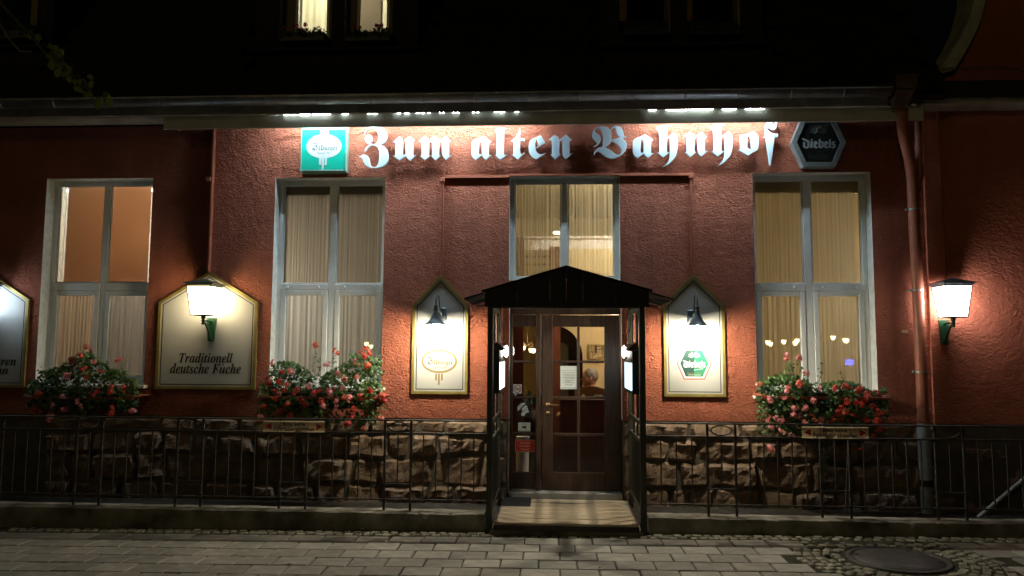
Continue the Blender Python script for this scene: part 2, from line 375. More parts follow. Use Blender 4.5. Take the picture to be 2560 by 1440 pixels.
# text and outline lettering ------------------------------------------------
def curve_to_mb(ob, place):
    C.objects.link(ob); bpy.context.view_layer.update()
    dg = bpy.context.evaluated_depsgraph_get(); me = bpy.data.meshes.new_from_object(ob.evaluated_get(dg))
    mb = MB(); mb.add([place(v.co) for v in me.vertices], [list(p.vertices) for p in me.polygons])
    cu = ob.data; bpy.data.objects.remove(ob); bpy.data.curves.remove(cu); bpy.data.meshes.remove(me)
    return mb
def text(body, cx, y, cz, width=None, height=None, shear=0.0, bold=0.0, depth=0.001, rot=0.0, axis='-y'):
    """lettering centred on (cx, cz), facing -y; width / height are the extents of the whole line"""
    cu = bpy.data.curves.new('t', 'FONT'); cu.body = body; cu.size = 1.0; cu.shear = shear; cu.offset = bold
    cu.resolution_u = 4; cu.extrude = 0.0
    ob = bpy.data.objects.new('t', cu)
    mb = curve_to_mb(ob, lambda c: (c.x, 0.0, c.y))
    xs = [v[0] for v in mb.v]; zs = [v[2] for v in mb.v]
    x0, x1, z0, z1 = min(xs), max(xs), min(zs), max(zs)
    sx = width / (x1 - x0) if width else None; sz = height / (z1 - z0) if height else None
    if sx is None: sx = sz
    if sz is None: sz = sx
    ca, sa = math.cos(rot), math.sin(rot); out = []
    for v in mb.v:
        a = (v[0] - (x0 + x1) / 2) * sx; b = (v[2] - (z0 + z1) / 2) * sz
        out.append((cx + a * ca - b * sa, y, cz + a * sa + b * ca))
    n = len(out); mb.v = out
    return mb
def catmull(pts, n=6):
    """(x, y) = smooth point, (x, y, 1) = corner"""
    N = len(pts); out = []
    for i in range(N):
        p0, p1, p2, p3 = pts[i - 1], pts[i], pts[(i + 1) % N], pts[(i + 2) % N]
        a = Vector(p1[:2]); b = Vector(p2[:2])
        t1 = Vector((0, 0)) if False else ((b - Vector(p0[:2])) * 0.5 if len(p1) == 2 else (b - a))
        t2 = (Vector(p3[:2]) - a) * 0.5 if len(p2) == 2 else (b - a)
        straight = len(p1) == 3 and len(p2) == 3
        m = 1 if straight else n
        L = (b - a).length
        if t1.length > L * 1.2: t1 = t1.normalized() * L * 1.2
        if t2.length > L * 1.2: t2 = t2.normalized() * L * 1.2
        for k in range(m):
            t = k / m; h00 = 2 * t ** 3 - 3 * t ** 2 + 1; h10 = t ** 3 - 2 * t ** 2 + t; h01 = -2 * t ** 3 + 3 * t ** 2; h11 = t ** 3 - t ** 2
            q = a * h00 + t1 * h10 + b * h01 + t2 * h11
            out.append((q.x, q.y))
    return out
def outline(contours, extrude, bevel=0.0):
    cu = bpy.data.curves.new('o', 'CURVE'); cu.dimensions = '2D'; cu.fill_mode = 'BOTH'; cu.extrude = extrude
    cu.bevel_depth = bevel; cu.bevel_resolution = 0
    for c in contours:
        sp = cu.splines.new('POLY'); sp.points.add(len(c) - 1); sp.use_cyclic_u = True
        for i, p in enumerate(c): sp.points[i].co = (p[0], p[1], 0, 1)
    return bpy.data.objects.new('o', cu)

# ------------------------------------------------------------------ ground and pavement
g = MB(); g.box(-120, 120, -120, 120, -0.6, -0.12)
g.build('ground', M_asphalt, kind='structure')
TILT = 0.008
def gz(x): return TILT * x
pav = bpy.data.objects.new('pavement', None); C.objects.link(pav); pav['kind'] = 'structure'; pav.rotation_euler = (0, -TILT, 0)
g = MB(); g.box(-16, 16, -14, 0.0, -0.25, -0.012)
base = g.build('joint_bed', M_joint, pav)
MH = G(2245, 1398, 0.02); MH_R = 0.405
PH, PW, GAP = 0.247, 0.316, 0.009
Y0 = -1.27
pv_meshes = []
for k in range(8):
    m = MB(); b = ru(0.006, 0.011); m.box(-PW / 2 + GAP / 2, PW / 2 - GAP / 2, -PH / 2 + GAP / 2, PH / 2 - GAP / 2, -0.06, 0, b)
    pv_meshes.append(m.mesh('paver', M_paver))
shift = [0.0, 0.46, 0.03, 0.47, 0.02, 0.5, 0.06, 0.5]
far = MB()
npv = 0
for row in range(22):
    yc = Y0 - PH * (row + 0.5)
    x_off = -6.8 + 0.05 + shift[row % 8] * PW
    for c in range(45):
        xc = x_off + c * PW
        dx, dy = abs(xc - MH.x), abs(yc - MH.y)
        if math.hypot(max(0, dx - PW / 2), max(0, dy - PH / 2)) < 0.70: continue
        dz = ru(-0.003, 0.003)
        half = (CAM.y - yc) * -0.72 + 0.5
        if row < 7 and -half < xc + 0.3 < half and npv < 298:
            o = bpy.data.objects.new('paver', random.choice(pv_meshes)); C.objects.link(o); o.parent = pav
            o.location = (xc, yc, dz); o.rotation_euler = (ru(-.006, .006), ru(-.006, .006), ru(-.006, .006)); npv += 1
        else:
            far.box(xc - PW / 2 + GAP / 2, xc + PW / 2 - GAP / 2, yc - PH / 2 + GAP / 2, yc + PH / 2 - GAP / 2, -0.06, dz, 0.007)
far.build('distant_pavers', M_paver, pav, kind='stuff')
def cob(sx, sy):
    m = MB(); m.box(-sx / 2, sx / 2, -sy / 2, sy / 2, -0.05, 0, 0.008)
    v = []
    for p in m.v:
        j = noise.noise(Vector(p) * 40 + Vector((sx * 900, sy * 700, 3))); v.append((p[0] * (1 + j * .25), p[1] * (1 - j * .25), p[2]))
    m.v = v; return m.mesh('cobble', M_cobble)
cb = [cob(ru(.062, .088), ru(.055, .075)) for k in range(8)]
ncb = 0
x = -5.4
while x < 5.6:
    for r in range(2):
        o = bpy.data.objects.new('cobble', random.choice(cb)); C.objects.link(o); o.parent = pav
        o.location = (x + r * .04 + ru(-.008, .008), -1.09 - 0.085 * r - 0.02 * (abs(x) < 0.85) * 3 * (r == 5), ru(-.008, .002)); o.rotation_euler = (ru(-.05, .05), ru(-.05, .05), ru(-.12, .12)); ncb += 1
    x += 0.094 if x < 3 else 0.1
ncr = 0
for ring in range(5):
    R = MH_R + 0.075 + ring * 0.079; nn = int(2 * math.pi * R / 0.095)
    for k in range(nn):
        a = 2 * math.pi * (k + ru(-.12, .12) + ring * .5) / nn
        px_, py_ = MH.x + R * math.cos(a), MH.y + R * math.sin(a)
        if py_ < -2.75 or py_ > -1.30: continue
        o = bpy.data.objects.new('cobble_sett', random.choice(cb)); C.objects.link(o); o.parent = pav
        o.location = (px_, py_, ru(-.008, .004)); o.rotation_euler = (ru(-.05, .05), ru(-.05, .05), a + math.pi / 2 + ru(-.15, .15)); ncr += 1
lid = thing('manhole_cover', (MH.x, MH.y, gz(MH.x) - 0.01), 'round worn iron manhole cover set in a ring of cobbles', 'manhole cover')
lid.rotation_euler = (0, -TILT, 0)
m = MB(); m.lathe([(0.001, 0.012), (0.1, 0.013), (MH_R - 0.06, 0.012), (MH_R - 0.055, 0.004)], (MH.x, MH.y, lid.location.z), 48); m.build('lid', M_manhole, lid)
m = MB(); m.lathe([(MH_R - 0.05, -0.02), (MH_R - 0.05, 0.012), (MH_R - 0.01, 0.014), (MH_R, 0.008), (MH_R, -0.03)], (MH.x, MH.y, lid.location.z), 48); m.build('rim', M_manhole, lid)
for a in (2.75, 0.9, -0.3):
    m = MB(); cx_, cy_ = MH.x + (MH_R - 0.085) * math.cos(a), MH.y + (MH_R - 0.085) * math.sin(a)
    m.box(cx_ - .022, cx_ + .022, cy_ - .012, cy_ + .012, lid.location.z + .0125, lid.location.z + .0155); m.build('lifting_slot', M_ink, lid)
leafg = G(2068, 1392, 0.02)
m = MB(); m.sm = True
m.add([(leafg.x - .03, leafg.y + .02, leafg.z - .004), (leafg.x + .035, leafg.y - .02, leafg.z - .004), (leafg.x + .01, leafg.y + .03, leafg.z + .018), (leafg.x - .01, leafg.y - .03, leafg.z + .015)], [(0, 2, 1), (0, 1, 3), (0, 3, 2), (1, 2, 3)])
tag(m.build('fallen_leaf', M_soil), 'small curled dark leaf lying on the cobbles left of the manhole cover', 'leaf')
M_dryleaf = mat('dry_leaf', (0.34, 0.24, 0.10), 0.8)
lit = None
for px, py, a, wh in ((722, 1412, .4, 'on the grey paving at the bottom edge, left of the porch'), (1098, 1334, 1.9, 'on the first paver row just left of the porch'), (470, 1317, 2.6, 'on the cobble strip under the wide left board'), (1500, 1420, .9, 'on the paving in front of the deck'), (905, 1322, 3.7, 'on the cobble strip below the middle flower box')):
    q = G(px, py, .012)
    if lit is None:
        m = MB(); m.add([(q.x - .024, q.y, q.z), (q.x - .004, q.y - .016, q.z + .008), (q.x + .026, q.y + .002, q.z + .003), (q.x - .002, q.y + .016, q.z + .010), (q.x, q.y, q.z - .002)], [(0, 1, 4), (1, 2, 4), (2, 3, 4), (3, 0, 4)]); lit = o = m.build('dry_leaf', M_dryleaf)
        tag(o, 'tiny dry leaf lying ' + wh, 'leaf', 'dry leaves on the paving')
    else:
        o = lit.copy(); C.objects.link(o); o.location = (q.x, q.y, q.z - .003); o['label'] = 'tiny dry leaf lying ' + wh
    o.rotation_euler = (0, 0, a)
g = MB(); g.box(-9, 9, -0.83, 0.02, -0.1, 0.05); g.build('planting_strip', M_soil, kind='structure')

# ------------------------------------------------------------------ the building
B = thing('restaurant_building', (0, 0, 0), 'terracotta plastered restaurant building with brown stone plinth and dark roof', 'building')
RX0 = X(2318, 700)                      # where the right wing starts
ZP = Z(1046, 1100)                      # top of the stone plinth
ZT = 4.40
yf = 0.15                               # window plane
def opening(pl, pr, pt, pb, pyv=700):
    xl, xr = X(pl, pyv), X(pr, pyv); mid = (pl + pr) / 2
    return [xl, xr, Z(pb, mid), Z(pt, mid)]
O1 = opening(103, 371, 446, 962); O2 = opening(681, 958, 444, 968); OC = opening(1273, 1550, 439, 701, 600); O3 = opening(1887, 2185, 431, 990)
ZD = Z(768, 1413)
OD = [X(1272, 1000), X(1555.5, 1000), 0.0, ZD]
openings = [O1, O2, OC, O3, OD]
def wall(x0, x1, z0, z1, ops, y0, y1, name, mats, parent):
    """front skin with openings, reveals in the second material, back skin"""
    xs = sorted({x0, x1} | {v for o in ops for v in o[:2]}); zs = sorted({z0, z1} | {min(max(v, z0), z1) for o in ops for v in o[2:]})
    m = MB()
    for i in range(len(xs) - 1):
        for j in range(len(zs) - 1):
            cx, cz = (xs[i] + xs[i + 1]) / 2, (zs[j] + zs[j + 1]) / 2
            if any(o[0] < cx < o[1] and o[2] < cz < o[3] for o in ops): continue
            m.quad((xs[i], y0, zs[j]), (xs[i + 1], y0, zs[j]), (xs[i + 1], y0, zs[j + 1]), (xs[i], y0, zs[j + 1]))
            m.quad((xs[i + 1], y1, zs[j]), (xs[i], y1, zs[j]), (xs[i], y1, zs[j + 1]), (xs[i + 1], y1, zs[j + 1]))
    for o in ops:
        m.mi = 1
        a, b, c, d = o; c = max(c, z0); d = min(d, z1)
        m.quad((a, y0, c), (a, y0, d), (a, y1, d), (a, y1, c)); m.quad((b, y0, c), (b, y1, c), (b, y1, d), (b, y0, d))
        m.quad((a, y0, d), (b, y0, d), (b, y1, d), (a, y1, d))
        if o[2] > z0: m.quad((a, y0, c), (a, y1, c), (b, y1, c), (b, y0, c))
    m.mi = 0
    for i in range(len(xs) - 1):
        if any(o[0] < (xs[i] + xs[i + 1]) / 2 < o[1] and o[2] <= z0 for o in ops): continue
        m.quad((xs[i], y0, z0), (xs[i + 1], y0, z0), (xs[i + 1], y1, z0), (xs[i], y1, z0))
    m.quad((x0, y0, z1), (x0, y1, z1), (x1, y1, z1), (x1, y0, z1))
    m.quad((x0, y0, z0), (x0, y1, z0), (x0, y1, z1), (x0, y0, z1)); m.quad((x1, y0, z0), (x1, y0, z1), (x1, y1, z1), (x1, y1, z0))
    return m.build(name, mats, parent, own_origin=False)
wall(-8.5, RX0, ZP, ZT, openings, 0.0, 0.36, 'facade_wall', [M_plaster, M_reveal], B)
# stone plinth: mortar backing with separate blocks
m = MB(); m.box(-8.5, OD[0] - .012, 0.02, 0.36, -0.1, ZP - .004); m.box(OD[1] + .012, RX0, 0.02, 0.36, -0.1, ZP - .004)
plinth = m.build('plinth', M_mortar, B, own_origin=False)
def stone(q, yfr, depth):
    """rough block filling the quadrilateral q = (x,z) bottom-left, bottom-right, top-right, top-left"""
    wd = (q[1][0] - q[0][0] + q[2][0] - q[3][0]) / 2; ht = (q[3][1] - q[0][1] + q[2][1] - q[1][1]) / 2
    nx = min(15, max(5, int(wd / 0.035))); nz = min(10, max(4, int(ht / 0.035)))
    m = MB(); sd = Vector((ru(-50, 50), ru(-50, 50), ru(-50, 50))); tilt = (ru(-.03, .03), ru(-.03, .035))
    vs = []
    for j in range(nz + 1):
        for i in range(nx + 1):
            u, w = i / nx, j / nz
            p = Vector(((q[0][0] * (1 - u) + q[1][0] * u) * (1 - w) + (q[3][0] * (1 - u) + q[2][0] * u) * w, 0, (q[0][1] * (1 - u) + q[1][1] * u) * (1 - w) + (q[3][1] * (1 - u) + q[2][1] * u) * w))
            edge = min(1, min(u, 1 - u) * wd / .028) ** .5 * min(1, min(w, 1 - w) * ht / .026) ** .5
            n1 = noise.noise(p * 4.5 + sd); n2 = noise.noise(p * 13 + sd); n3 = 1 - 2 * abs(noise.noise(p * 8 - sd))
            d = depth * edge * (0.8 + .55 * n1 + .25 * n2 + .3 * n3 + .12 * noise.noise(p * 40 + sd)) + edge * (tilt[0] * (u - .5) + tilt[1] * (w - .5))
            jx = noise.noise(p * 8 + sd * 2) * .022; jz = noise.noise(p * 8 - sd) * .022
            vs.append((p.x + jx, yfr - max(d, -.006), p.z + jz))
    fs = [(j * (nx + 1) + i, j * (nx + 1) + i + 1, (j + 1) * (nx + 1) + i + 1, (j + 1) * (nx + 1) + i) for j in range(nz) for i in range(nx)]
    m.add(vs, fs)
    ring = [i for i in range(nx + 1)] + [j * (nx + 1) + nx for j in range(1, nz + 1)] + [nz * (nx + 1) + i for i in range(nx - 1, -1, -1)] + [j * (nx + 1) for j in range(nz - 1, 0, -1)]
    k = len(vs); m.add([(vs[i][0], yfr + .06, vs[i][2]) for i in ring], [])
    L = len(ring)
    for a in range(L):
        m.f.append([ring[(a + 1) % L], ring[a], k + a, k + (a + 1) % L]); m.m.append(0); m.smooth.append(False)
    return m.build('stone', M_stone, plinth)
def plinth_run(xa, xb):
    hs = [0, .20, .43, .74, 1.10]
    def zl(c, x):
        if c == 0: return ZP - .008
        return ZP - hs[c] + .05 * noise.noise(Vector((x * .9, c * 7.3, xa))) + .02 * noise.noise(Vector((x * 3.1, c * 3.3, 9)))
    used = set()
    for c in range(4):
        x = xa; sl = 0
        while x < xb - .01:
            w = ru(0.24, 0.62) if c else ru(.3, .75)
            if xb - (x + w) < 0.22: w = xb - x
            s2 = ru(-.035, .035) if x + w < xb - .01 else 0
            g = .008
            q = [(x - sl + g, zl(c + 1, x) + g), (x + w - s2 - g, zl(c + 1, x + w) + g), (x + w + s2 - g, zl(c, x + w) - g), (x + sl + g, zl(c, x) - g)]
            if c >= 2 and rnd() < .35 and w < .5:
                k = ru(.4, .6); ml = (q[0][0] * (1 - k) + q[3][0] * k, q[0][1] * (1 - k) + q[3][1] * k); mr = (q[1][0] * (1 - k) + q[2][0] * k, q[1][1] * (1 - k) + q[2][1] * k + ru(-.02, .02))
                stone([q[0], q[1], (mr[0], mr[1] - g), (ml[0], ml[1] - g)], .03, ru(.03, .075)); stone([(ml[0], ml[1] + g), (mr[0], mr[1] + g), q[2], q[3]], .03, ru(.03, .075))
            else: stone(q, .03, ru(.03, .085))
            x += w; sl = s2
plinth_run(-5.9, OD[0] - .012); plinth_run(OD[1] + .012, 6.2)

# right wing: smoother plaster, a hand's breadth proud, with its curved gable above the cornice
RW = 0.035
wing = wall(RX0, 8.6, -0.1, Z(1060, 2450), [], -RW - .02, 0.36, 'wing_plinth', [M_mortar, M_mortar], B)
ZC = Z(243, 2450, -.28)
wall(RX0, 8.6, Z(1060, 2450) + .001, ZC, [], -RW, 0.36, 'wing_wall', [M_plaster_s, M_reveal], B)
gp = [(2316, 192), (2340, 182), (2372, 140), (2402, 92), (2425, 42), (2437, -8), (2444, -60), (2452, -130), (2475, -200), (2520, -260)]
gpo = [(2384, 176), (2408, 140), (2434, 92), (2454, 45), (2466, -8), (2473, -60), (2481, -125), (2502, -188), (2540, -236)]
def pw(l, y): return [(P(a, b, y).x, P(a, b, y).z) for a, b in l]
gw = pw(gp, 0.0); top = gw[-1]
m = MB(); m.prism([(8.6, ZC + .05), (8.6, top[1]), ] + list(reversed(gw)) + [(gw[0][0], ZC + .05)], 0.02, 0.32)
normals(m.build('gable_wall', M_plaster_s, B, own_origin=False))
a = pw(gp, -0.06); b_ = pw(gpo, -0.06)
m = MB(); m.prism(list(reversed(a)) + b_[:], -0.06, 0.36) if False else None
m = MB()
inner = b_ + [b_[-1]] * (len(a) - len(b_))
for i in range(len(a) - 1):
    q = [a[i], a[i + 1], inner[min(i + 1, len(b_) - 1)], inner[min(i, len(b_) - 1)]]
    if (Vector(q[2]) - Vector(q[3])).length < 1e-5: q = q[:3]
    m.prism(q, -0.06, 0.34)
normals(m.build('gable_coping', M_cornice, B, own_origin=False))
m = MB()
l0, l1, zl = X(2352, 175, -.25), X(2528, 172, -.25), Z(172, 2440, -.25)
m.tube([(l0, -.25, zl + .012), (l1, -.25, zl + .014)], .006, 8); m.tube([(l0 - .03, -.26, zl - .014), (l1 + .01, -.26, zl - .012)], .007, 8); m.tube([(l1, -.25, zl + .014), (l1 + .14, -.25, zl - .045)], .007, 8)
m.build('gable_ledge_glint', mat('ledge_glint_copper', (0.85, 0.6, 0.3), 0.25, metal=0.9), B)  # copper tubes stand in for street light glinting on the ledge sheet

# eaves: gutter, fascia board, cornice, valance
def hline(pxl, pyl, pxr, pyr, y):
    a = P(pxl, pyl, y); b = P(pxr, pyr, y); return a, b
xg0, xg1 = -7.0, X(2225, 240, -.5)
zg = Z(239, 1300, -.5); gr = 0.076
m = MB(); prof = []
for k in range(15):
    a = math.pi + math.pi * k / 14 if k < 15 else 0
    prof.append((-.5 + gr * math.cos(a), zg + .01 + gr * math.sin(a)))
inn = [(-.5 + (gr - .008) * math.cos(math.pi + math.pi * k / 14), zg + .01 + (gr - .008) * math.sin(math.pi + math.pi * k / 14)) for k in range(14, -1, -1)]
m.sm = True; m.prism_x(prof + inn, xg0, xg1); m.sm = False
m.tube([(xg0, -.5 - gr, zg + .014), (xg1, -.5 - gr, zg + .014)], .011, 8)
gutter = normals(m.build('gutter', M_zinc, B, own_origin=False))
for px in list(range(10, 2200, 131)):
    xx = X(px, 250, -.5); m = MB(); m.sm = True
    o_ = [(-.5 + (gr + .005) * math.cos(math.pi + math.pi * k / 12), zg + .01 + (gr + .005) * math.sin(math.pi + math.pi * k / 12)) for k in range(13)]
    i_ = [(-.5 + (gr - .001) * math.cos(math.pi + math.pi * k / 12), zg + .01 + (gr - .001) * math.sin(math.pi + math.pi * k / 12)) for k in range(12, -1, -1)]
    m.prism_x(o_ + i_, xx - .012, xx + .012); normals(m.build('gutter_bracket', M_zinc, gutter))
zb0, zb1 = Z(277.9, 1300, -.36), Z(257, 1300, -.36)
m = MB(); m.box(-7, X(2222, 270, -.36), -.36, -.335, zb0, zb1 + .06, .006); m.build('eaves_board', M_cornice, B, own_origin=False)
m = MB(); m.box(-7, X(2222, 270, -.36), -.334, -.002, zb1 + .045, zb1 + .07, .004); m.build('eaves_soffit', M_cornice, B, own_origin=False)
m = MB(); z0c, z1c = Z(303, 200, -.16), Z(287, 200, -.16)
m.prism_x([(-.16, z1c + .05), (-.16, z0c + .035), (-.13, z0c + .01), (-.09, z0c), (0.0, z0c), (0.0, z1c + .05)], -7, X(409, 300, -.16)); normals(m.build('cornice', M_cornice, B, own_origin=False))
m = MB(); zr0, zr1, zr2 = Z(264, 2450, -.22), Z(243, 2450, -.22), Z(206, 2450, -.3)
m.prism_x([(-.22, zr1), (-.22, zr0 + .03), (-.18, zr0 + .008), (-.13, zr0), (-.036, zr0), (-.036, zr1)], X(2292, 250, -.2), 8.6); normals(m.build('wing_cornice', M_cornice, B, own_origin=False))
m = MB(); m.prism_x([(-.30, zr1 + .002), (-.34, zr1 + .05), (-.36, zr2 - .03), (-.36, zr2), (-.1, zr2 + .06), (0.02, zr2 + .06), (0.02, zr1 + .002)], X(2296, 230, -.3), 8.6); normals(m.build('wing_gutter_board', M_slate_grey, B, own_origin=False))
VY = -.30
vx0, vx1 = X(409, 300, VY), X(2309, 285, VY)
vz0, vz1 = Z(312.5, 1280, VY), Z(279.5, 1300, VY)
val = thing('light_valance', (0, VY, vz0), 'long grey board hiding the tube lamps above the restaurant lettering', 'valance')
m = MB(); m.box(vx0, vx1, VY, VY + .022, vz0, vz1, .003); m.build('front_board', M_valance, val)
# uneven filler strip above the valance: light leaks through the missing bits
gaps = [(672, 676), (690, 697), (712, 726), (732, 740), (748, 775), (782, 798), (803, 826), (856, 870), (920, 925), (932, 942), (984, 1001), (1012, 1022), (1042, 1048), (1055, 1060), (1070, 1075), (1098, 1101), (1106, 1110), (1132, 1138), (1142, 1147), (1182, 1186), (1192, 1197), (1236, 1244), (1248, 1262), (1288, 1296), (1622, 1640), (1666, 1720), (1724, 1782), (1806, 1840), (1864, 1880), (1884, 1911)]
cur = 412
for a, b in gaps + [(2300, 2304)]:
    m = MB(); m.box(X(cur, 285, VY), X(a, 285, VY), -.333, VY + .012, vz1 + .0005, zb0 + .012); m.build('filler_strip', M_valance, val); cur = b
tubes = [(712, 962, 1), (1000, 1320, 1), (1610, 1925, 1)]
for i, (a, b, c) in enumerate(tubes):
    xa, xb = X(a, 290, -.12), X(b, 290, -.12); zt = vz1 + .022; ty = -.26
    t = thing('tube_lamp', ((xa + xb) / 2, ty, zt), ['fluorescent tube lamp hidden above the green beer sign', 'fluorescent tube lamp hidden above the first words of the lettering', 'fluorescent tube lamp hidden above the last word of the lettering'][i], 'tube lamp', 'tube lamps behind the valance')
    m = MB(); m.tube([(xa, ty, zt), (xb, ty, zt)], .014, 10); m.build('tube', E_tube, t)
    for e in (xa - .02, xb + .02): m = MB(); m.box(e - .02, e + .02, ty - .02, ty + .02, zt - .02, zt + .03, .004); m.build('lamp_holder', M_white, t)
    m = MB(); m.box(xa, xb, ty - .015, ty + .05, zt + .022, zt + .045, .004); m.build('batten', M_white, t)

# mansard roof of slates with dormers
RS = 0.62                                # run per metre of rise
rz0 = zg + .03; ry0 = -.44
def roof_y(z): return ry0 + (z - rz0) * RS
DORM = [(-330, 132, 118), (640, 1045, 121), (1502, 1908, 110)]
spans = [(X(a, 60, .1), X(b, 60, .1), Z(c, (a + b) / 2, .1) - .3) for a, b, c in DORM]
m = MB(); xr_end = X(2330, 185, 0.0)
cuts = [-9] + [v for q in spans for v in q[:2]] + [xr_end]
for i in range(len(cuts) - 1):
    zt_ = 9.0 if i % 2 == 0 else spans[i // 2][2]
    m.prism_x([(ry0 + .05, rz0 - .05), (roof_y(zt_) + .05, zt_), (roof_y(zt_) + .3, zt_), (.6, rz0 - .05)], cuts[i] + .0005, cuts[i + 1] - .0005)
roof = normals(m.build('roof', M_slate, B, own_origin=False))
m = MB(); rows = 15
for r in range(rows):
    za = rz0 + r * .2; xx = -7 + (r % 2) * .13
    while xx < xr_end - .28:
        if not any(q[0] - .2 < xx < q[1] + .02 and za + .24 > q[2] for q in spans):
            ya, yb = roof_y(za) - .012, roof_y(za + .24) + .002
            m.prism_x([(ya, za), (yb, za + .24), (yb + .008, za + .24), (ya + .012, za)], xx + .003, xx + .257)
        xx += .26
normals(m.build('slates', M_slate, roof, kind='stuff', own_origin=False))

def dormer(pl, pr, pb, wins, lit, yd=0.10):
    xl, xr, zb = X(pl, 60, yd), X(pr, 60, yd), Z(pb, (pl + pr) / 2, yd)
    ops = [[X(a, 60, yd), X(b, 60, yd), Z(c, (a + b) / 2, yd), Z(c, (a + b) / 2, yd) + 1.45] for a, b, c in wins]
    d = wall(xl, xr, zb - .35, zb + 2.1, ops, yd, yd + .2, 'dormer', [M_slate_grey, M_reveal], B)
    m = MB(); m.box(xl, xl + .12, yd + .2, 2.2, zb - .3, zb + 2.1); m.box(xr - .12, xr, yd + .2, 2.2, zb - .3, zb + 2.1); m.box(xl - .1, xr + .1, yd - .1, 2.4, zb + 2.1, zb + 2.2); m.box(xl, xr, 2.2, 2.3, zb - .3, zb + 2.1); m.box(xl, xr, yd + .2, 2.2, zb - .34, zb - .3)
    m.build('dormer_cheeks', M_slate_grey, d, own_origin=False)
    m = MB(); m.box(xl - .06, xr + .06, yd - .08, yd - .001, zb - .05, zb - .01); m.build('dormer_sill', M_slate_grey, d)
    return d, ops, zb
dorm, dops, dzb = dormer(640, 1045, 121, [(699, 829, 99), (861, 981, 97)], True)
def bars(m, x0, x1, z0, z1, w, y0, y1, b=.004):
    m.box(x0, x0 + w, y0, y1, z0, z1, b); m.box(x1 - w, x1, y0, y1, z0, z1, b)
    m.box(x0 + w, x1 - w, y0 + .001, y1 - .001, z0, z0 + w, b); m.box(x0 + w, x1 - w, y0 + .001, y1 - .001, z1 - w, z1, b)
M_dframe = mat('brown_dormer_frame', (0.14, 0.085, 0.04), 0.5, vary=0.2)
for k, o in enumerate(dops):
    m = MB(); bars(m, o[0] + .002, o[1] - .002, o[2], o[3], .055, .2, .25); m.build('dormer_frame', M_dframe, dorm)
    ox = o[0] + (.16 if k == 0 else .13)
    m = MB(); bars(m, ox, o[1] - .057, o[2] + .057, o[3] - .057, .035, .19, .24); m.build('dormer_casement', M_white, dorm)
    m = MB(); m.box(o[0] + .058, ox - .002, .2, .24, o[2] + .057, o[3] - .057); m.build('dormer_jamb_board', M_dframe, dorm)
    m = MB(); m.box(ox + .036, o[1] - .093, .212, .216, o[2] + .093, o[3] - .093); m.build('dormer_pane', M_glass, dorm)
dl, dops2, _ = dormer(-330, 132, 118, [(-250, -130, 95), (-20, 100, 95)], False)
dr, dops3, _ = dormer(1502, 1908, 110, [(1548, 1675, 83), (1718, 1850, 83)], False)
for dd, oo in ((dl, dops2), (dr, dops3)):
    for k, o in enumerate(oo):
        m = MB(); bars(m, o[0] + .002, o[1] - .002, o[2], o[3], .05, .2, .25); m.build('dormer_frame', M_dframe, dd)
        m = MB(); m.box(o[0] + .053, o[1] - .053, .212, .216, o[2] + .053, o[3] - .053); m.build('dormer_pane', M_glass, dd)
def fold_curtain(name, xa, xb, z0, z1, y, mt, amp=.018, wl=.07, label=None, cat='curtain', group=None):
    n = max(16, int((xb - xa) / .007)); m = MB(); m.sm = True; vs = []
    ph = ru(0, 50)
    for i in range(n + 1):
        x = xa + (xb - xa) * i / n
        w = x / wl + 2.6 * noise.noise(Vector((x * 2.3, ph, 0))) + .5 * noise.noise(Vector((x * 9, ph, 5)))
        dy = amp * math.sin(2 * math.pi * w) * (0.15 + 1.5 * abs(noise.noise(Vector((x * 5.3, ph + 7, 0))))) + amp * .6 * noise.noise(Vector((x * 30, ph, 3)))
        dx = .25 * amp * math.cos(2 * math.pi * w)
        vs += [(x, y + dy * .6, z1), (x + dx, y + dy * 1.15, z0)]
    m.add(vs, [(2 * i + 1, 2 * i + 3, 2 * i + 2, 2 * i) for i in range(n)])
    o = m.build(name, mt)
    if label: tag(o, label, cat, group)
    return o
o = dops[0]
M_sh_attic = sheer('attic_curtain_cloth', (0.86, 0.80, 0.62), .10, 22, .35, .7)
fold_curtain('sheer_curtain', o[0] + .2, o[1] - .06, o[2] + .02, o[3], .30, M_sh_attic, .015, .09, 'bright cream net curtain in the left window of the lit dormer')
o = dops[1]
fold_curtain('sheer_curtain', o[1] - .20, o[1] - .05, o[2] + .02, o[3], .30, M_sh_attic, .015, .09, 'narrow cream curtain at the right edge of the lit dormer')
m = MB(); m.box(o[0] + .1, o[1] - .19, .33, .34, o[2], o[3]); tag(m.build('roller_blind', sheer('grey_blind_cloth', (0.60, 0.55, 0.49), 0.0, 1, .05, .5)), 'plain grey roller blind in the right window of the lit dormer', 'blind')
xm = (dops[0][0] + dops[1][1]) / 2
m = MB(); m.sphere((xm, 1.1, dzb + 1.0), .07); tag(m.build('attic_lamp', E_attic), 'glowing ceiling lamp behind the curtains of the lit dormer', 'lamp')
for oo, k, nm in ((dops3, 0, 'left window of the dark right-hand dormer'), (dops3, 1, 'right window of the dark right-hand dormer'), (dops2, 1, 'right window of the dark dormer at the left edge')):
    o = oo[k]; xa = o[0] + .005 if oo is dops3 else o[1] - .135
    m = MB(); m.box(xa, xa + (.085 if k == 0 or oo is dops2 else .06), .06 + .05, .13, o[2] + .16, o[3]); tag(m.build('window_edge_strip', mat('ochre_strip_paint', (0.30, 0.19, 0.05), 0.6, vary=.2)), 'narrow ochre strip at the ' + nm, 'shutter')  # narrow ochre strip along one side of the dormer window

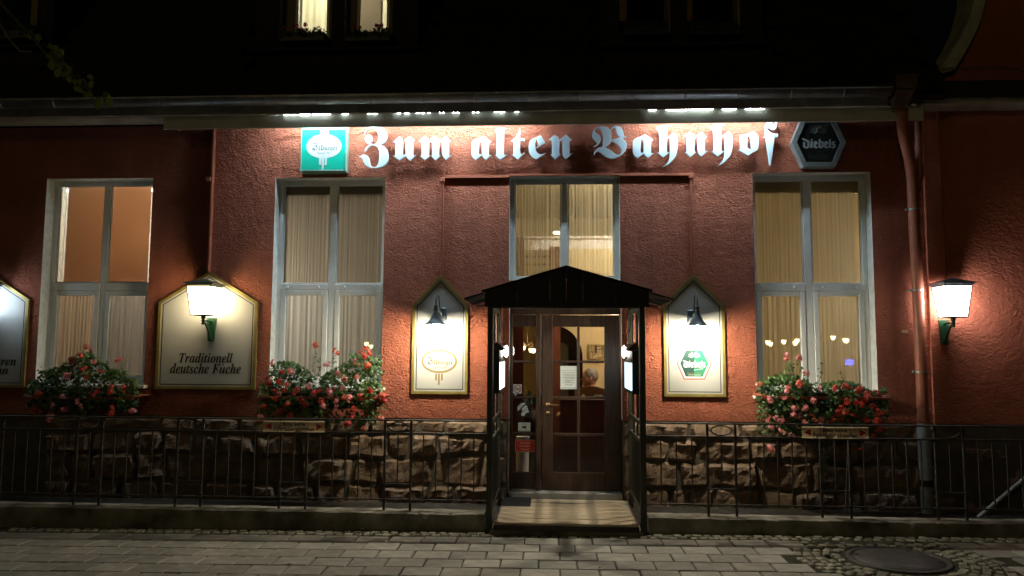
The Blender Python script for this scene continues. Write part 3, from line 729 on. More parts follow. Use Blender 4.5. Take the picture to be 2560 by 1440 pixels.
# ------------------------------------------------------------------ ground-floor windows
def window(o, pm, pt0, pt1, label, knobs, lower=True):
    """pm: mullion (left, right) px; pt0, pt1: transom px rows"""
    x0, x1, z0, z1 = o; y0, y1 = yf, yf + .07
    f = .05
    m = MB(); bars(m, x0 + .002, x1 - .002, z0 + .002, z1 - .002, f, y0, y1)
    ma, mb = X(pm[0], 690, y0), X(pm[1], 690, y0)
    m.box(ma, mb, y0 + .002, y1 - .002, z0 + f + .003, z1 - f - .003, .004)
    ta = tb = None
    if pt0:
        tb, ta = Z(pt0, sum(pm) / 2, y0), Z(pt1, sum(pm) / 2, y0)
        m.box(x0 + f + .003, ma - .001, y0 - .006, y1 - .004, ta, tb, .004); m.box(mb + .001, x1 - f - .003, y0 - .006, y1 - .004, ta, tb, .004)
    w = m.build('window', M_white, B, label=label)
    cols = [(x0 + f, ma), (mb, x1 - f)]
    zb = tb if pt0 else z0 + f
    for a, b in cols:
        m = MB(); bars(m, a + .003, b - .003, zb + .003, z1 - f - .003, .014, y0 + .012, y0 + .03, .002); m.build('glazing_bead', M_white, w)
        m = MB(); m.box(a + .012, b - .012, y0 + .018, y0 + .023, zb + .012, z1 - f - .012); m.build('pane', M_glass, w)
        if lower:
            m = MB(); bars(m, a + .004, b - .004, z0 + f, ta - .004, .058, y0 - .008, y0 + .05, .005); m.build('casement', M_white, w)
            m = MB(); m.box(a + .055, b - .055, y0 + .018, y0 + .023, z0 + f + .05, ta - .055); m.build('pane', M_glass, w)
    if knobs:
        for px in knobs:
            kx = X(px, 718, y0); m = MB(); m.lathe([(.001, -.03), (.012, -.03), (.014, -.024), (.014, -.006), (.008, .0)], (kx, y0 - .002, (ta + tb) / 2), 10, 'y'); m.build('knob', M_white, w)
    if lower:
        m = MB(); m.box(x0 - .05, x1 + .05, -.075, yf - .01, z0 - .035, z0 + .001, .006); m.build('sill', M_reveal, w)
    return w
window(O1, (252, 266), 707, 726, 'tall white cross window with an orange blind behind the upper panes', [])
window(O2, (822, 838), 710, 725, 'tall white cross window with beige net curtains left of the entrance', [720, 797, 862, 937])
window(OC, (1403, 1419), None, None, 'two-light white window above the porch roof', None, lower=False)
window(O3, (2012, 2031), 710, 727, 'tall white cross window glowing yellow right of the entrance', [1905, 1986, 2058, 2142])

# rooms behind the windows
YB = 3.2
def room(xa, xb, z0, z1, m_wall, yb=YB):
    m = MB()
    m.quad((xa, .37, z0), (xb, .37, z0), (xb, yb, z0), (xa, yb, z0)); m.build('room_floor', M_infloor, B)
    m = MB()
    m.quad((xa, yb, z0), (xb, yb, z0), (xb, yb, z1), (xa, yb, z1)); m.quad((xa, .37, z0), (xa, yb, z0), (xa, yb, z1), (xa, .37, z1)); m.quad((xb, .37, z0), (xb, .37, z1), (xb, yb, z1), (xb, yb, z0))
    m.quad((xa, .37, z1), (xa, yb, z1), (xb, yb, z1), (xb, .37, z1)); m.build('room_wall', m_wall, B)
xw1 = (O1[1] + O2[0]) / 2; xw2 = O2[1] + .25; xw3 = O3[0] - .25
room(-7.5, xw1 - .01, .05, 4.2, M_inwhite, 2.2); room(xw1 + .01, xw2 - .01, .05, 4.2, M_inwhite); room(xw3 + .01, 5.3, .05, 4.2, M_inwall)
def bulb(px, py, y, r, mt, label, group=None):
    p = P(px, py, y); m = MB(); m.sphere(p, r, 14); return tag(m.build('room_lamp', mt), label, 'lamp', group)
bulb(462, 560, 1.2, .07, E_room_blind, 'dim lamp in the room behind the orange blind')
bulb(655, 740, 1.0, .08, E_room_mid, 'lamp in the room behind the beige net curtains left of the entrance')
bulb(2275, 740, 1.3, .075, E_room, 'lamp in the room behind the yellow glowing curtains')
cur_beige = sheer('beige_net', (0.64, 0.57, 0.48), .08, 40, .38, .5)
cur_white = sheer('white_net', (0.86, 0.84, 0.80), .20, 26, .62, .72)
cur_yellow = sheer('yellow_net', (0.80, 0.69, 0.48), .12, 30, .30, .55)
cur_gold = sheer('gold_striped_net', (0.60, 0.52, 0.36), .42, 60, .85, .6)
zt1 = Z(708, 258, yf)
orange_cloth = sheer('orange_blind_cloth', (0.56, 0.37, 0.25), 0.0, .5, .12, .5)
for (pa, pb), nm in zip(((166, 262), (270, 374)), ('left', 'right')):
    m = MB(); m.box(X(pa, 580, .27), X(pb, 580, .27), .270, .274, zt1 - .05, Z(465, 260, .27)); tag(m.build('roller_blind', orange_cloth), 'plain orange roller blind behind the %s upper pane of the leftmost window' % nm, 'blind')
m = MB(); m.box(X(128, 580, .5), X(374, 580, .5), .62, .64, O1[3] - .02, O1[3] + .01); tag(m.build('strip_lamp', E_coldstrip), 'cold white strip lamp shining past the top of the orange blinds', 'strip lamp')
fold_curtain('net_curtain', X(130, 580, .33), X(185, 580, .33), zt1 - .1, O1[3], .36, cur_white, .012, .05, 'narrow pale net curtain beside the orange blind in the leftmost window')
fold_curtain('net_curtain', X(128, 850, .3), X(252, 850, .3), O1[2], zt1 + .03, .29, sheer('brown_net', (0.38, 0.27, 0.18), .10, 34, .5, .5), .009, .045, 'brownish net curtain behind the lower left casement of the leftmost window')
fold_curtain('net_curtain', X(256, 850, .3), X(372, 850, .3), O1[2], zt1 + .03, .29, sheer('grey_net', (0.24, 0.21, 0.18), .10, 34, .5, .5), .009, .045, 'greyish net curtain behind the lower right casement of the leftmost window')
zt2 = Z(717, 830, yf)
fold_curtain('net_curtain', X(712, 580, .3), X(828, 580, .3), zt2, Z(488, 780, .3), .30, cur_beige, .003, .04, 'beige pleated net behind the upper left pane of the window left of the entrance')
fold_curtain('net_curtain', X(836, 580, .3), X(962, 580, .3), zt2, Z(486, 900, .3), .30, cur_beige, .003, .04, 'beige pleated net behind the upper right pane of the window left of the entrance')
fold_curtain('net_curtain', X(702, 850, .3), X(828, 850, .3), O2[2], zt2 + .02, .28, cur_white, .009, .06, 'whitish net curtain behind the lower left casement of the window left of the entrance')
fold_curtain('net_curtain', X(840, 850, .3), X(962, 850, .3), O2[2], zt2 + .02, .28, cur_white, .009, .06, 'whitish net curtain behind the lower right casement of the window left of the entrance')
fold_curtain('net_curtain', OC[0] - .05, (OC[0] + OC[1]) / 2, OC[2] - .1, OC[3] + .02, .31, cur_gold, .004, .045, 'gold striped net behind the left pane of the window above the porch')
fold_curtain('net_curtain', (OC[0] + OC[1]) / 2, OC[1] + .05, OC[2] - .1, OC[3] + .02, .31, cur_gold, .004, .045, 'gold striped net behind the right pane of the window above the porch')
zt3 = Z(717, 2020, yf)
fold_curtain('net_curtain', X(1880, 580, .3), X(2012, 580, .3), zt3, Z(482, 1950, .3), .30, cur_yellow, .0025, .05, 'yellow net behind the upper left pane of the window right of the entrance')
fold_curtain('net_curtain', X(2024, 580, .3), X(2138, 580, .3), zt3, Z(482, 2080, .3), .30, cur_yellow, .0025, .05, 'yellow net behind the upper right pane of the window right of the entrance')
fold_curtain('net_curtain', X(1888, 850, .3), X(2012, 850, .3), O3[2], zt3 + .02, .28, sheer('yellow_net_lower', (0.80, 0.70, 0.50), .24, 30, .40, .78), .006, .06, 'yellow net curtain behind the lower left casement of the window right of the entrance')
fold_curtain('net_curtain', X(2030, 850, .3), X(2146, 850, .3), O3[2], zt3 + .02, .28, sheer('yellow_net_lower', (0.80, 0.70, 0.50), .24, 30, .40, .78), .006, .06, 'yellow net curtain behind the lower right casement of the window right of the entrance')
# pelmets behind the top of the curtains
def pelmet(o, label, col):
    m = MB(); m.box(o[0] - .05, o[1] + .05, .33, .37, o[3] - .17, o[3] + .02); tag(m.build('curtain_pelmet', mat('pelmet_cloth', col, .9)), label, 'pelmet')
pelmet(O2, 'plain pelmet board above the beige net curtains', (0.34, 0.27, 0.19)); pelmet(O3, 'plain pelmet board above the yellow net curtains', (0.52, 0.40, 0.22))
# chandeliers seen through the yellow nets
def chandelier(px, py, y, label, bulbs=3):
    p = P(px, py, y); t = thing('chandelier', p, label, 'chandelier', 'chandeliers behind the windows')
    m = MB(); m.tube([p + Vector((0, 0, .05)), p + Vector((0, 0, 1.2))], .008, 6)
    for k in range(bulbs):
        a = 2 * math.pi * k / bulbs + .6
        m.tube([p + Vector((0, 0, .05)), p + Vector((.07 * math.cos(a), .07 * math.sin(a), .10)), p + Vector((.10 * math.cos(a), .10 * math.sin(a), .04))], .007, 6)
    m.build('arms', M_brass, t)
    for k in range(bulbs):
        a = 2 * math.pi * k / bulbs + .6; c = p + Vector((.10 * math.cos(a), .10 * math.sin(a), 0))
        m = MB(); m.lathe([(.001, -.025), (.016, -.02), (.026, -.004), (.028, .012), (.034, .03), (.022, .022), (.001, .015)], c + Vector((0, 0, .022 * math.sin(k * 2.3 + px))), 12); m.build('glass_shade', E_shade, t)
    return t
chandelier(1913, 862, 1.3, 'small brass chandelier glowing at the left edge of the yellow window'); chandelier(1980, 856, 1.3, 'small brass chandelier glowing left of the mullion in the yellow window'); chandelier(2104, 850, 1.3, 'small brass chandelier glowing behind the right casement of the yellow window')
chandelier(930, 864, 1.9, 'small brass chandelier glowing behind the window left of the entrance')
p = P(2124, 906, .9); m = MB(); m.box(p.x - .05, p.x + .05, .9, .91, p.z - .035, p.z + .035, .004); tag(m.build('blue_reflection_patch', E_screen_reflection), 'small glowing patch imitating a blue screen reflection in the yellow window', 'reflection patch')  # small glowing box stands in for the reflection of a blue screen

# ------------------------------------------------------------------ entrance hall and what shows through the door
hx0, hx1 = xw2 + .01, xw3 - .01
m = MB(); m.quad((hx0, .37, .12), (hx1, .37, .12), (hx1, 5.2, .12), (hx0, 5.2, .12)); m.build('hall_floor', M_infloor, B)
zl = ZD + .35
m = MB(); m.box(hx0, hx1, .37, .6, ZD + .02, OC[2] - .08); m.build('hall_lintel', M_inwall, B)
m = MB()
zc = 2.75
m.quad((hx0, .37, .12), (hx0, 5.2, .12), (hx0, 5.2, 4.2), (hx0, .37, 4.2)); m.quad((hx1, .37, .12), (hx1, .37, 4.2), (hx1, 5.2, 4.2), (hx1, 5.2, .12)); m.quad((hx0, 5.2, .12), (hx1, 5.2, .12), (hx1, 5.2, 4.2), (hx0, 5.2, 4.2)); m.quad((hx0, .37, 4.2), (hx0, 5.2, 4.2), (hx1, 5.2, 4.2), (hx1, .37, 4.2))
m.build('hall_wall', M_inwall, B)
# back partition with a round-headed opening, plastered yellow
yp = 2.1
ax0, ax1 = X(1392, 870, yp), X(1457, 870, yp); arc_top = Z(812, 1420, yp); cxa = X(1380, 870, yp); rad = ax1 - cxa
m = MB()
pts = [(hx1, .12), (hx1, 3.2), (cxa - .02, 3.2)] + [(cxa + rad * math.sin(math.radians(a)), Z(895, 1450, yp) + (arc_top - Z(895, 1450, yp)) * math.cos(math.radians(a))) for a in range(0, 91, 9)] + [(ax1, .12)]
m.prism(pts, yp, yp + .15); normals(m.build('hall_partition', M_inwall, B))
m = MB(); m.box(X(1374, 870, 1.9), X(1401, 870, 1.9), 1.85, 1.95, .12, 3.2); m.build('hall_post', M_inbrown, B)
m = MB(); m.box(X(1270, 870, 1.0), X(1309, 870, 1.0), 1.0, 1.06, .12, 3.2); m.build('hall_post', M_inbrown, B)
m = MB(); m.box(X(1395, 870, 3.6), X(1470, 870, 3.6), 3.6, 3.66, .12, 3.2); m.build('hall_panel', M_indark, B)
dz0 = Z(906, 1415, 3.55); dzt = Z(857, 1415, 3.55); dcx, drr = X(1404, 880, 3.55), X(1421, 880, 3.55) - X(1404, 880, 3.55)
m = MB(); m.prism([(dcx - drr, .12), (dcx + drr, .12)] + [(dcx + drr * math.cos(math.radians(a)), dzt - drr + drr * math.sin(math.radians(a))) for a in range(0, 181, 15)], 3.54, 3.59); normals(m.build('inner_door', M_ingreen, B))
m = MB(); m.box(X(1400, 1020, .72), X(1575, 1020, .72), .72, .76, .12, Z(1003, 1450, .72)); m.build('hall_bench_back', M_inbrown, B)
m = MB(); m.box(X(1398, 1020, .72), X(1577, 1020, .72), .69, .80, Z(1003, 1450, .72) + .001, Z(998, 1450, .72), .004); m.build('hall_bench_rail', M_inbrown, B)
m = MB(); m.box(X(1310, 1020, 1.5), X(1345, 1020, 1.5), 1.5, 1.56, .12, Z(996, 1330, 1.5)); m.build('hall_bench_back', M_inbrown, B)
bulb(1540, 840, 1.2, .05, E_room_dim, 'warm lamp hidden behind the right jamb inside the entrance hall')
bulb(1650, 480, 1.2, .075, E_room_low, 'lamp in the room behind the window above the porch')
pc = P(1497, 880, yp - .03); hw, hh = .5 * (X(1512, 880, yp) - X(1470, 880, yp)), .5 * (Z(861, 1490, yp) - Z(898, 1490, yp))
pf = thing('framed_picture', (X(1491, 880, yp), yp - .03, Z(898, 1490, yp)), 'framed town map drawing on the yellow wall inside the door', 'picture')
pxc, pzc = X(1491, 880, yp), Z(879.5, 1490, yp)
m = MB(); bars(m, pxc - hw, pxc + hw, pzc - hh, pzc + hh, .014, yp - .035, yp - .002); m.build('frame', M_gold, pf)
m = MB(); m.box(pxc - hw + .014, pxc + hw - .014, yp - .015, yp - .004, pzc - hh + .014, pzc + hh - .014); m.build('print', mat('map_paper', (0.62, 0.50, 0.26), .8, col_b=(0.40, 0.29, 0.13), vscale=30), pf)
m = MB()
for k in range(16):
    a = ru(-hw, hw) * .8; b = ru(-hh, hh) * .8
    if k % 2: m.box(pxc + a - .003, pxc + a + .003, yp - .0165 - k * .0001, yp - .0155, pzc + max(-hh * .85, b - .06), pzc + min(hh * .85, b + .06))
    else: m.box(pxc + max(-hw * .85, a - .06), pxc + min(hw * .85, a + .06), yp - .0165 - k * .0001, yp - .0155, pzc + b - .002, pzc + b + .002)
m.box(pxc - .02, pxc + .005, yp - .019, yp - .0155, pzc - .02, pzc + .09); m.build('drawing', M_indark, pf)
zs_ = Z(592, 1410, 2.2)
m = MB(); m.box(hx0 + .01, hx1 - .01, 2.26, 2.3, 3.21, zs_); m.build('upper_hall_wall', M_inwhite, B)
for py, d in ((592, .05), (640, .03), (660, .02), (690, .03)):
    z_ = Z(py, 1410, 2.2); m = MB(); m.box(hx0 + .01, hx1 - .01, 2.26 - d, 2.2595, z_ - .018, z_ + .012, .004); m.build('upper_hall_moulding', M_inbrown if py != 592 else M_inwhite, B)
m = MB(); q_ = P(1392, 582, 2.0); m.sphere(q_, .035, 10, (1.6, 1, .7)); tag(m.build('upper_hall_lamp', E_shade), 'small bright lamp seen through the striped net above the porch', 'lamp')
# hall chandelier (clear glass tulips)
chandelier(1318, 874, 1.7, 'brass chandelier with glowing tulip shades seen through the sidelight', 4)
# dark pot plant behind the sidelight
pp = P(1328, 975, 1.2); hp = thing('house_plant', (pp.x, 1.2, .12), 'dark broad-leaved house plant behind the sidelight', 'plant')
m = MB(); m.lathe([(.001, 0), (.11, 0), (.15, .28), (.13, .28), (.001, .26)], (pp.x, 1.2, .12 + .6), 14); m.box(pp.x - .18, pp.x + .18, 1.02, 1.38, .12, .715, .01); m.build('pot_stand', M_indark, hp)
lf = MB()
for k in range(34):
    a = ru(0, 6.28); l = ru(.18, .36); c = Vector((pp.x, 1.2, 1.0)); d = Vector((math.cos(a), math.sin(a) * .7, ru(.1, 1.5))).normalized(); s = d.cross(Vector((0, 0, 1))).normalized() * ru(.03, .055)
    b0 = c + d * .06; md = c + d * l * .6 + Vector((0, 0, .03)); tip = c + d * l - Vector((0, 0, .05))
    lf.add([b0, md + s, tip, md - s], [(0, 1, 2, 3)])
lf.build('leaves', leafmat('dark_house_leaf', (0.015, 0.035, 0.012)), hp)
# umbrella stand: tall pale cylinder behind the lowest pane of the sidelight
us = P(1306, 1178, .55); uh = Z(1092, 1306, .55)
m = MB(); m.lathe([(.001, 0), (.10, 0), (.10, .03), (.072, .05), (.08, uh - .13), (.082, uh - .12), (.074, uh - .12), (.07, .1), (.001, .08)], (us.x, .55, .125), 20)
tag(m.build('umbrella_stand', M_inwhite), 'tall pale umbrella stand behind the lowest pane of the sidelight', 'umbrella stand')

# seated guest: one skinned body
def person(px, py, y):
    p = P(px, py, y); hx, hz = p.x, p.z
    t = thing('person', (hx + .12, y, .12), 'grey-haired person in a beige coat sitting inside behind the door, facing left', 'person')
    seat = hz - .74
    J = [(hx + .16, y, seat + .06, .15), (hx + .15, y, seat + .28, .15), (hx + .10, y, seat + .50, .16), (hx + .06, y, seat + .585, .06),
         (hx + .10, y - .19, seat + .50, .065), (hx - .02, y - .24, seat + .27, .05), (hx - .22, y - .17, seat + .26, .04), (hx - .31, y - .12, seat + .27, .035),
         (hx + .12, y + .19, seat + .50, .065), (hx, y + .24, seat + .27, .05), (hx - .2, y + .18, seat + .26, .04), (hx - .3, y + .12, seat + .27, .035),
         (hx + .14, y - .1, seat + .04, .10), (hx - .30, y - .1, seat + .05, .075), (hx - .30, y - .1, .20, .05), (hx - .42, y - .1, .16, .04),
         (hx + .14, y + .1, seat + .04, .10), (hx - .30, y + .1, seat + .05, .075), (hx - .30, y + .1, .20, .05), (hx - .42, y + .1, .16, .04)]
    Ed = [(0, 1), (1, 2), (2, 3), (2, 4), (4, 5), (5, 6), (6, 7), (2, 8), (8, 9), (9, 10), (10, 11), (0, 12), (12, 13), (13, 14), (14, 15), (0, 16), (16, 17), (17, 18), (18, 19)]
    me = bpy.data.meshes.new('b'); me.from_pydata([j[:3] for j in J], Ed, []); o = bpy.data.objects.new('b', me); C.objects.link(o)
    sk = o.modifiers.new('s', 'SKIN'); o.modifiers.new('u', 'SUBSURF').levels = 1
    for i, j in enumerate(J): me.skin_vertices[0].data[i].radius = (j[3], j[3]); me.skin_vertices[0].data[i].use_root = i == 0
    bpy.context.view_layer.update()
    dg = bpy.context.evaluated_depsgraph_get(); e = bpy.data.meshes.new_from_object(o.evaluated_get(dg))
    m = MB(); m.sm = True; m.add([v.co for v in e.vertices], [list(q.vertices) for q in e.polygons]); bpy.data.objects.remove(o)
    # head, neck, face and hands carry on the same mesh
    m.mi = 1
    m.tube([(hx + .055, y, seat + .55), (hx + .02, y, hz - .08)], .055, 10)
    m.sphere((hx, y, hz), .1, 16, (1.0, .78, 1.2)); m.sphere((hx - .02, y, hz - .06), .075, 12, (1.05, .75, .9))
    m.add([(hx - .095, y - .014, hz - .03), (hx - .095, y + .014, hz - .03), (hx - .125, y, hz - .035), (hx - .098, y, hz + .015)], [(0, 2, 3), (2, 1, 3), (0, 1, 2)])
    for s in (-1, 1):
        m.sphere((hx + .015, y + s * .078, hz - .005), .026, 8, (.7, .35, 1.1))
        hx_, hy_, hz_ = hx - .33, y + s * .12, seat + .27
        m.sphere((hx_ - .02, hy_, hz_), .04, 8, (1.1, .9, .5))
        for q in range(4): m.tube([(hx_ - .045, hy_ - .027 + q * .018, hz_), (hx_ - .085, hy_ - .027 + q * .018, hz_ - .005), (hx_ - .10 - .008 * (q in (1, 2)), hy_ - .027 + q * .018, hz_ - .028)], .0085, 6)
        m.tube([(hx_ - .0, hy_ - s * .03, hz_), (hx_ - .04, hy_ - s * .058, hz_ - .005)], .009, 6)
    m.mi = 2
    for s in (-1, 1): m.sphere((hx - .088, y + s * .032, hz + .012), .011, 8)
    m.build('body', [M_jacket, M_skin, M_ink], t)
    h = MB(); h.sphere((hx + .018, y, hz + .03), .104, 16, (.98, .82, 1.05)); h.v = [v if v[2] > hz - .035 or v[0] > hx + .03 else (v[0] + .03, v[1] * 1, max(v[2], hz - .035)) for v in h.v]
    h.v = [(max(v[0], hx - .06), v[1], v[2]) if v[2] < hz + .07 else v for v in h.v]; h.build('hair', M_hair, t)
    c = MB(); c.sm = True; c.lathe([(.17, -.07), (.15, 0), (.115, .05), (.09, .045), (.10, -.02)], (hx + .05, y, seat + .53), 16); c.build('scarf_collar', M_coat, t)
    b = MB(); b.box(hx - .08, hx + .4, y - .3, y + .3, .12, seat - .03, .02); b.build('bench_seat', M_inbrown, B)
person(1474, 945, 2.0 - .42)
# chair whose carved back shows through the second row of panes
cx_ = X(1474, 985, 1.15); ch = thing('wooden_chair', (cx_, 1.15, .12), 'pale wooden chair with a shaped back rest just inside the door', 'chair')
zt_ = Z(966, 1474, 1.15)
m = MB(); m.prism([(cx_ - .20, zt_ - .10), (cx_ - .19, zt_ - .03), (cx_ - .09, zt_), (cx_ + .09, zt_), (cx_ + .19, zt_ - .03), (cx_ + .20, zt_ - .10)][::-1], 1.14, 1.165); normals(m.build('back_rest', M_chair, ch))
m = MB(); m.prism([(cx_ - .06, .56), (cx_ + .06, .56), (cx_ + .075, zt_ - .2), (cx_ + .06, zt_ - .1), (cx_ - .06, zt_ - .1), (cx_ - .075, zt_ - .2)], 1.145, 1.16); normals(m.build('back_splat', M_chair, ch))
m = MB(); m.box(cx_ - .2, cx_ + .2, .76, 1.16, .53, .565, .01); m.build('seat', M_chair, ch)
for sx in (-1, 1):
    for yy, h in ((.78, .53), (1.15, zt_ - .06)):
        m = MB(); m.box(cx_ + sx * .18 - .016, cx_ + sx * .18 + .016, yy - .016, yy + .016, .12, h, .004); m.build('leg', M_chair, ch)

# ------------------------------------------------------------------ door
yd = .12
def dx(px): return X(px, 1000, yd)
def dz(py): return Z(py, 1413, yd)
df = MB()
df.box(OD[0] + .002, dx(1280), yd, yd + .09, .12, ZD - .004, .005); df.box(dx(1340), dx(1353) - .004, yd - .015, yd + .09, .12, ZD - .06, .006)
df.box(dx(1550) + .002, OD[1] - .002, yd - .01, yd + .09, .12, ZD - .004, .005); df.box(dx(1280), dx(1550), yd - .02, yd + .09, dz(786), ZD - .004, .006)
door_frame = df.build('door_frame', M_timber, B)
def leaf(name, px0, px1, pt, pb, cols, rows, label=None):
    m = MB(); x0, x1, z0, z1 = dx(px0), dx(px1), dz(pb), dz(pt); y0, y1 = yd, yd + .05
    ca = [dx(c[0]) for c in cols] + []; ra = rows
    xs = [(dx(a), dx(b)) for a, b in cols]; zs = [(dz(b), dz(a)) for a, b in rows]
    m.box(x0, xs[0][0], y0, y1, z0, z1, .004); m.box(xs[-1][1], x1, y0, y1, z0, z1, .004)
    m.box(xs[0][0] + .001, xs[-1][1] - .001, y0 + .001, y1 - .001, z0, zs[-1][0], .004); m.box(xs[0][0] + .001, xs[-1][1] - .001, y0 + .001, y1 - .001, zs[0][1], z1, .004)
    d = m.build(name, M_timber, B, label=label)
    for i in range(len(rows) - 1):
        m = MB(); m.box(xs[0][0] + .001, xs[-1][1] - .001, y0 + .004, y1 - .004, zs[i + 1][1], zs[i][0], .006); m.build('glazing_bar', M_timber, d)
    for i in range(len(cols) - 1):
        m = MB(); m.box(xs[i][1], xs[i + 1][0], y0 + .007, y1 - .007, zs[-1][0] + .001, zs[0][1] - .001, .006); m.build('glazing_bar', M_timber, d)
    for a, b in xs:
        for c, e in zs:
            m = MB(); m.box(a - .004, b + .004, y0 + .024, y0 + .029, c - .004, e + .004); m.build('pane', M_doorglass, d)
    return d
rowsd = [(817, 901), (907, 991), (998, 1083), (1091, 1182)]
side = leaf('sidelight', 1281, 1339, 788, 1224, [(1281.5, 1338.5)], rowsd, None)
door = leaf('door', 1354, 1549, 788, 1226, [(1382, 1443), (1450, 1512)], rowsd, None)
hxp, hzp = dx(1370), dz(1012)
m = MB(); m.lathe([(.001, -.012), (.022, -.012), (.026, -.004), (.026, 0)], (hxp, yd - .001, hzp), 14, 'y'); m.tube([(hxp, yd - .01, hzp), (hxp, yd - .055, hzp), (hxp + .03, yd - .062, hzp + .003), (hxp + .12, yd - .055, hzp - .002)], .0095, 8); m.build('handle', M_brass, door)
m = MB(); m.lathe([(.001, -.008), (.02, -.008), (.022, 0)], (dx(1370), yd - .001, dz(1033)), 14, 'y'); m.build('lock', M_brass, door)
m = MB(); m.box(dx(1370) - .003, dx(1370) + .003, yd - .0105, yd - .0085, dz(1035) - .006, dz(1033) + .006); m.build('keyhole', M_ink, door)
m = MB(); m.box(OD[0] + .002, OD[1] - .002, -.02, .2, .05, dz(1227.5), .006); m.build('threshold', mat('grey_threshold_stone', (0.26, 0.255, 0.25), .7, vary=.15), B)
# stickers and notices stuck on the panes (they stick to the glass front, 2 mm proud)
yg = yd + .0215
def sheet(name, px0, px1, py0, py1, mt, label, cat, y=yg, th=.0012):
    x0, x1, z0, z1 = dx(px0), dx(px1), dz(py1), dz(py0); cx, cz = (x0 + x1) / 2, (z0 + z1) / 2
    t = thing(name, (cx, y, z0), label, cat); m = MB(); m.box(x0, x1, y, y + th, z0, z1); m.build('backing', mt, t); return t, x0, x1, z0, z1, cx, cz
t, x0, x1, z0, z1, cx, cz = sheet('paper_notice', 1401, 1442, 915, 973, M_paper, 'white printed paper notice taped inside the door glass', 'notice', yd + .0175)
text('Geänderte Öffnungszeiten', cx, yd + .0165, dz(926), width=(x1 - x0) * .86, height=.011, bold=.01).build('lettering', M_printline, t)
for k, (py, a, b) in enumerate([(932, .1, .9), (937, .1, .9), (940, .25, .9), (944, .1, .92), (947, .3, .9), (951, .2, .85), (954, .35, .65), (957, .2, .85), (962, .3, .72), (970, .07, .95)]):
    m = MB(); m.box(x0 + (x1 - x0) * a, x0 + (x1 - x0) * b, yd + .0163, yd + .017, dz(py) - .0025, dz(py) + .0025); m.build('print_line', M_printline, t)
t, x0, x1, z0, z1, cx, cz = sheet('no_smoking_sticker', 1282, 1304, 962, 985, M_paper, 'square white no-smoking sticker on the sidelight', 'sticker')
m = MB(); m.lathe([(.038, 0), (.045, 0), (.045, -.001), (.038, -.001), (.038, 0)], (cx, yg - .001, cz), 28, 'y'); m.prism([(cx - .033, cz + .026), (cx - .027, cz + .031), (cx + .033, cz - .026), (cx + .027, cz - .031)][::-1], yg - .0026, yg - .0016); normals(m.build('red_ring', M_red, t))
m = MB(); m.box(cx - .03, cx + .03, yg - .0014, yg - .0004, cz - .006, cz + .002); m.tube([(cx + .03, yg - .0012, cz + .004), (cx + .02, yg - .0012, cz + .013), (cx + .03, yg - .0012, cz + .02)], .0016, 5); m.build('cigarette', M_ink, t)
m = MB(); m.box(dx(1286), dx(1291), yg, yg + .001, dz(990), dz(986)); m.build('caption', M_paper, t)
t, x0, x1, z0, z1, cx, cz = sheet('dog_sticker', 1294, 1327, 1009, 1044, M_ink, 'black square sticker with a white dog shape and diagonal corner banner', 'sticker')
def stp(l): return [(x0 + (x1 - x0) * a, z1 - (z1 - z0) * b) for a, b in l]
m = MB(); m.prism(stp([(0, .25), (0, .6), (.62, 0), (.3, 0)]), yg - .0012, yg - .0004); normals(m.build('corner_banner', M_paper, t))
m = MB(); m.prism(stp([(.30, .42), (.58, .15), (.75, .22), (.72, .33), (.82, .42), (.76, .5), (.88, .58), (.84, .66), (.62, .72), (.5, .92), (.35, .92), (.25, .82), (.38, .6)][::-1]), yg - .0012, yg - .0004); normals(m.build('dog_shape', M_paper, t))
text('HiG', cx + .005, yg - .0022, cz - .003, width=.04, height=.022, rot=.7).build('lettering', M_ink, t)
text('Bitte', x0 + .03, yg - .0022, z1 - .028, width=.045, height=.013, rot=.72).build('lettering', M_ink, t); text('in Ihrem', x0 + .042, yg - .0022, z1 - .042, width=.06, height=.011, rot=.72).build('lettering', M_ink, t)
t, x0, x1, z0, z1, cx, cz = sheet('camera_sticker', 1295.5, 1326, 1058, 1080, M_paper, 'white video surveillance sticker with a black camera symbol', 'sticker')
text('ACHTUNG', cx, yg - .001, z1 - .017, width=.08, height=.013).build('lettering', M_ink, t)
m = MB(); m.prism([(cx - .03, cz + .008), (cx + .025, cz + .012), (cx + .028, cz + .002), (cx - .002, cz - .016), (cx - .024, cz - .012)][::-1], yg - .0012, yg - .0004); m.prism([(cx + .0, cz - .02), (cx + .025, cz - .026), (cx + .025, cz - .008), (cx + .012, cz - .01)], yg - .0012, yg - .0004); normals(m.build('camera_symbol', M_ink, t))
m = MB(); m.box(x0 + .012, x1 - .012, yg - .001, yg - .0004, z0 + .009, z0 + .013); m.build('print_line', M_printline, t)
t, x0, x1, z0, z1, cx, cz = sheet('dog_warning_sign', 1288, 1338, 1101, 1132, M_redsign, 'red warning plate about a biting dog on the sidelight', 'sign')
for k, (s, w) in enumerate((('Vorsicht', .125), ('bissiger', .12), ('Hund!', .09))):
    text(s, cx, yg - .001, cz + .036 - k * .037, width=w, height=.026 if k != 1 else .028).build('lettering', M_cream, t)
m = MB(); bars(m, x0 + .004, x1 - .004, z0 + .004, z1 - .004, .003, yg - .0009, yg - .0003, 0); m.build('border', M_cream, t)

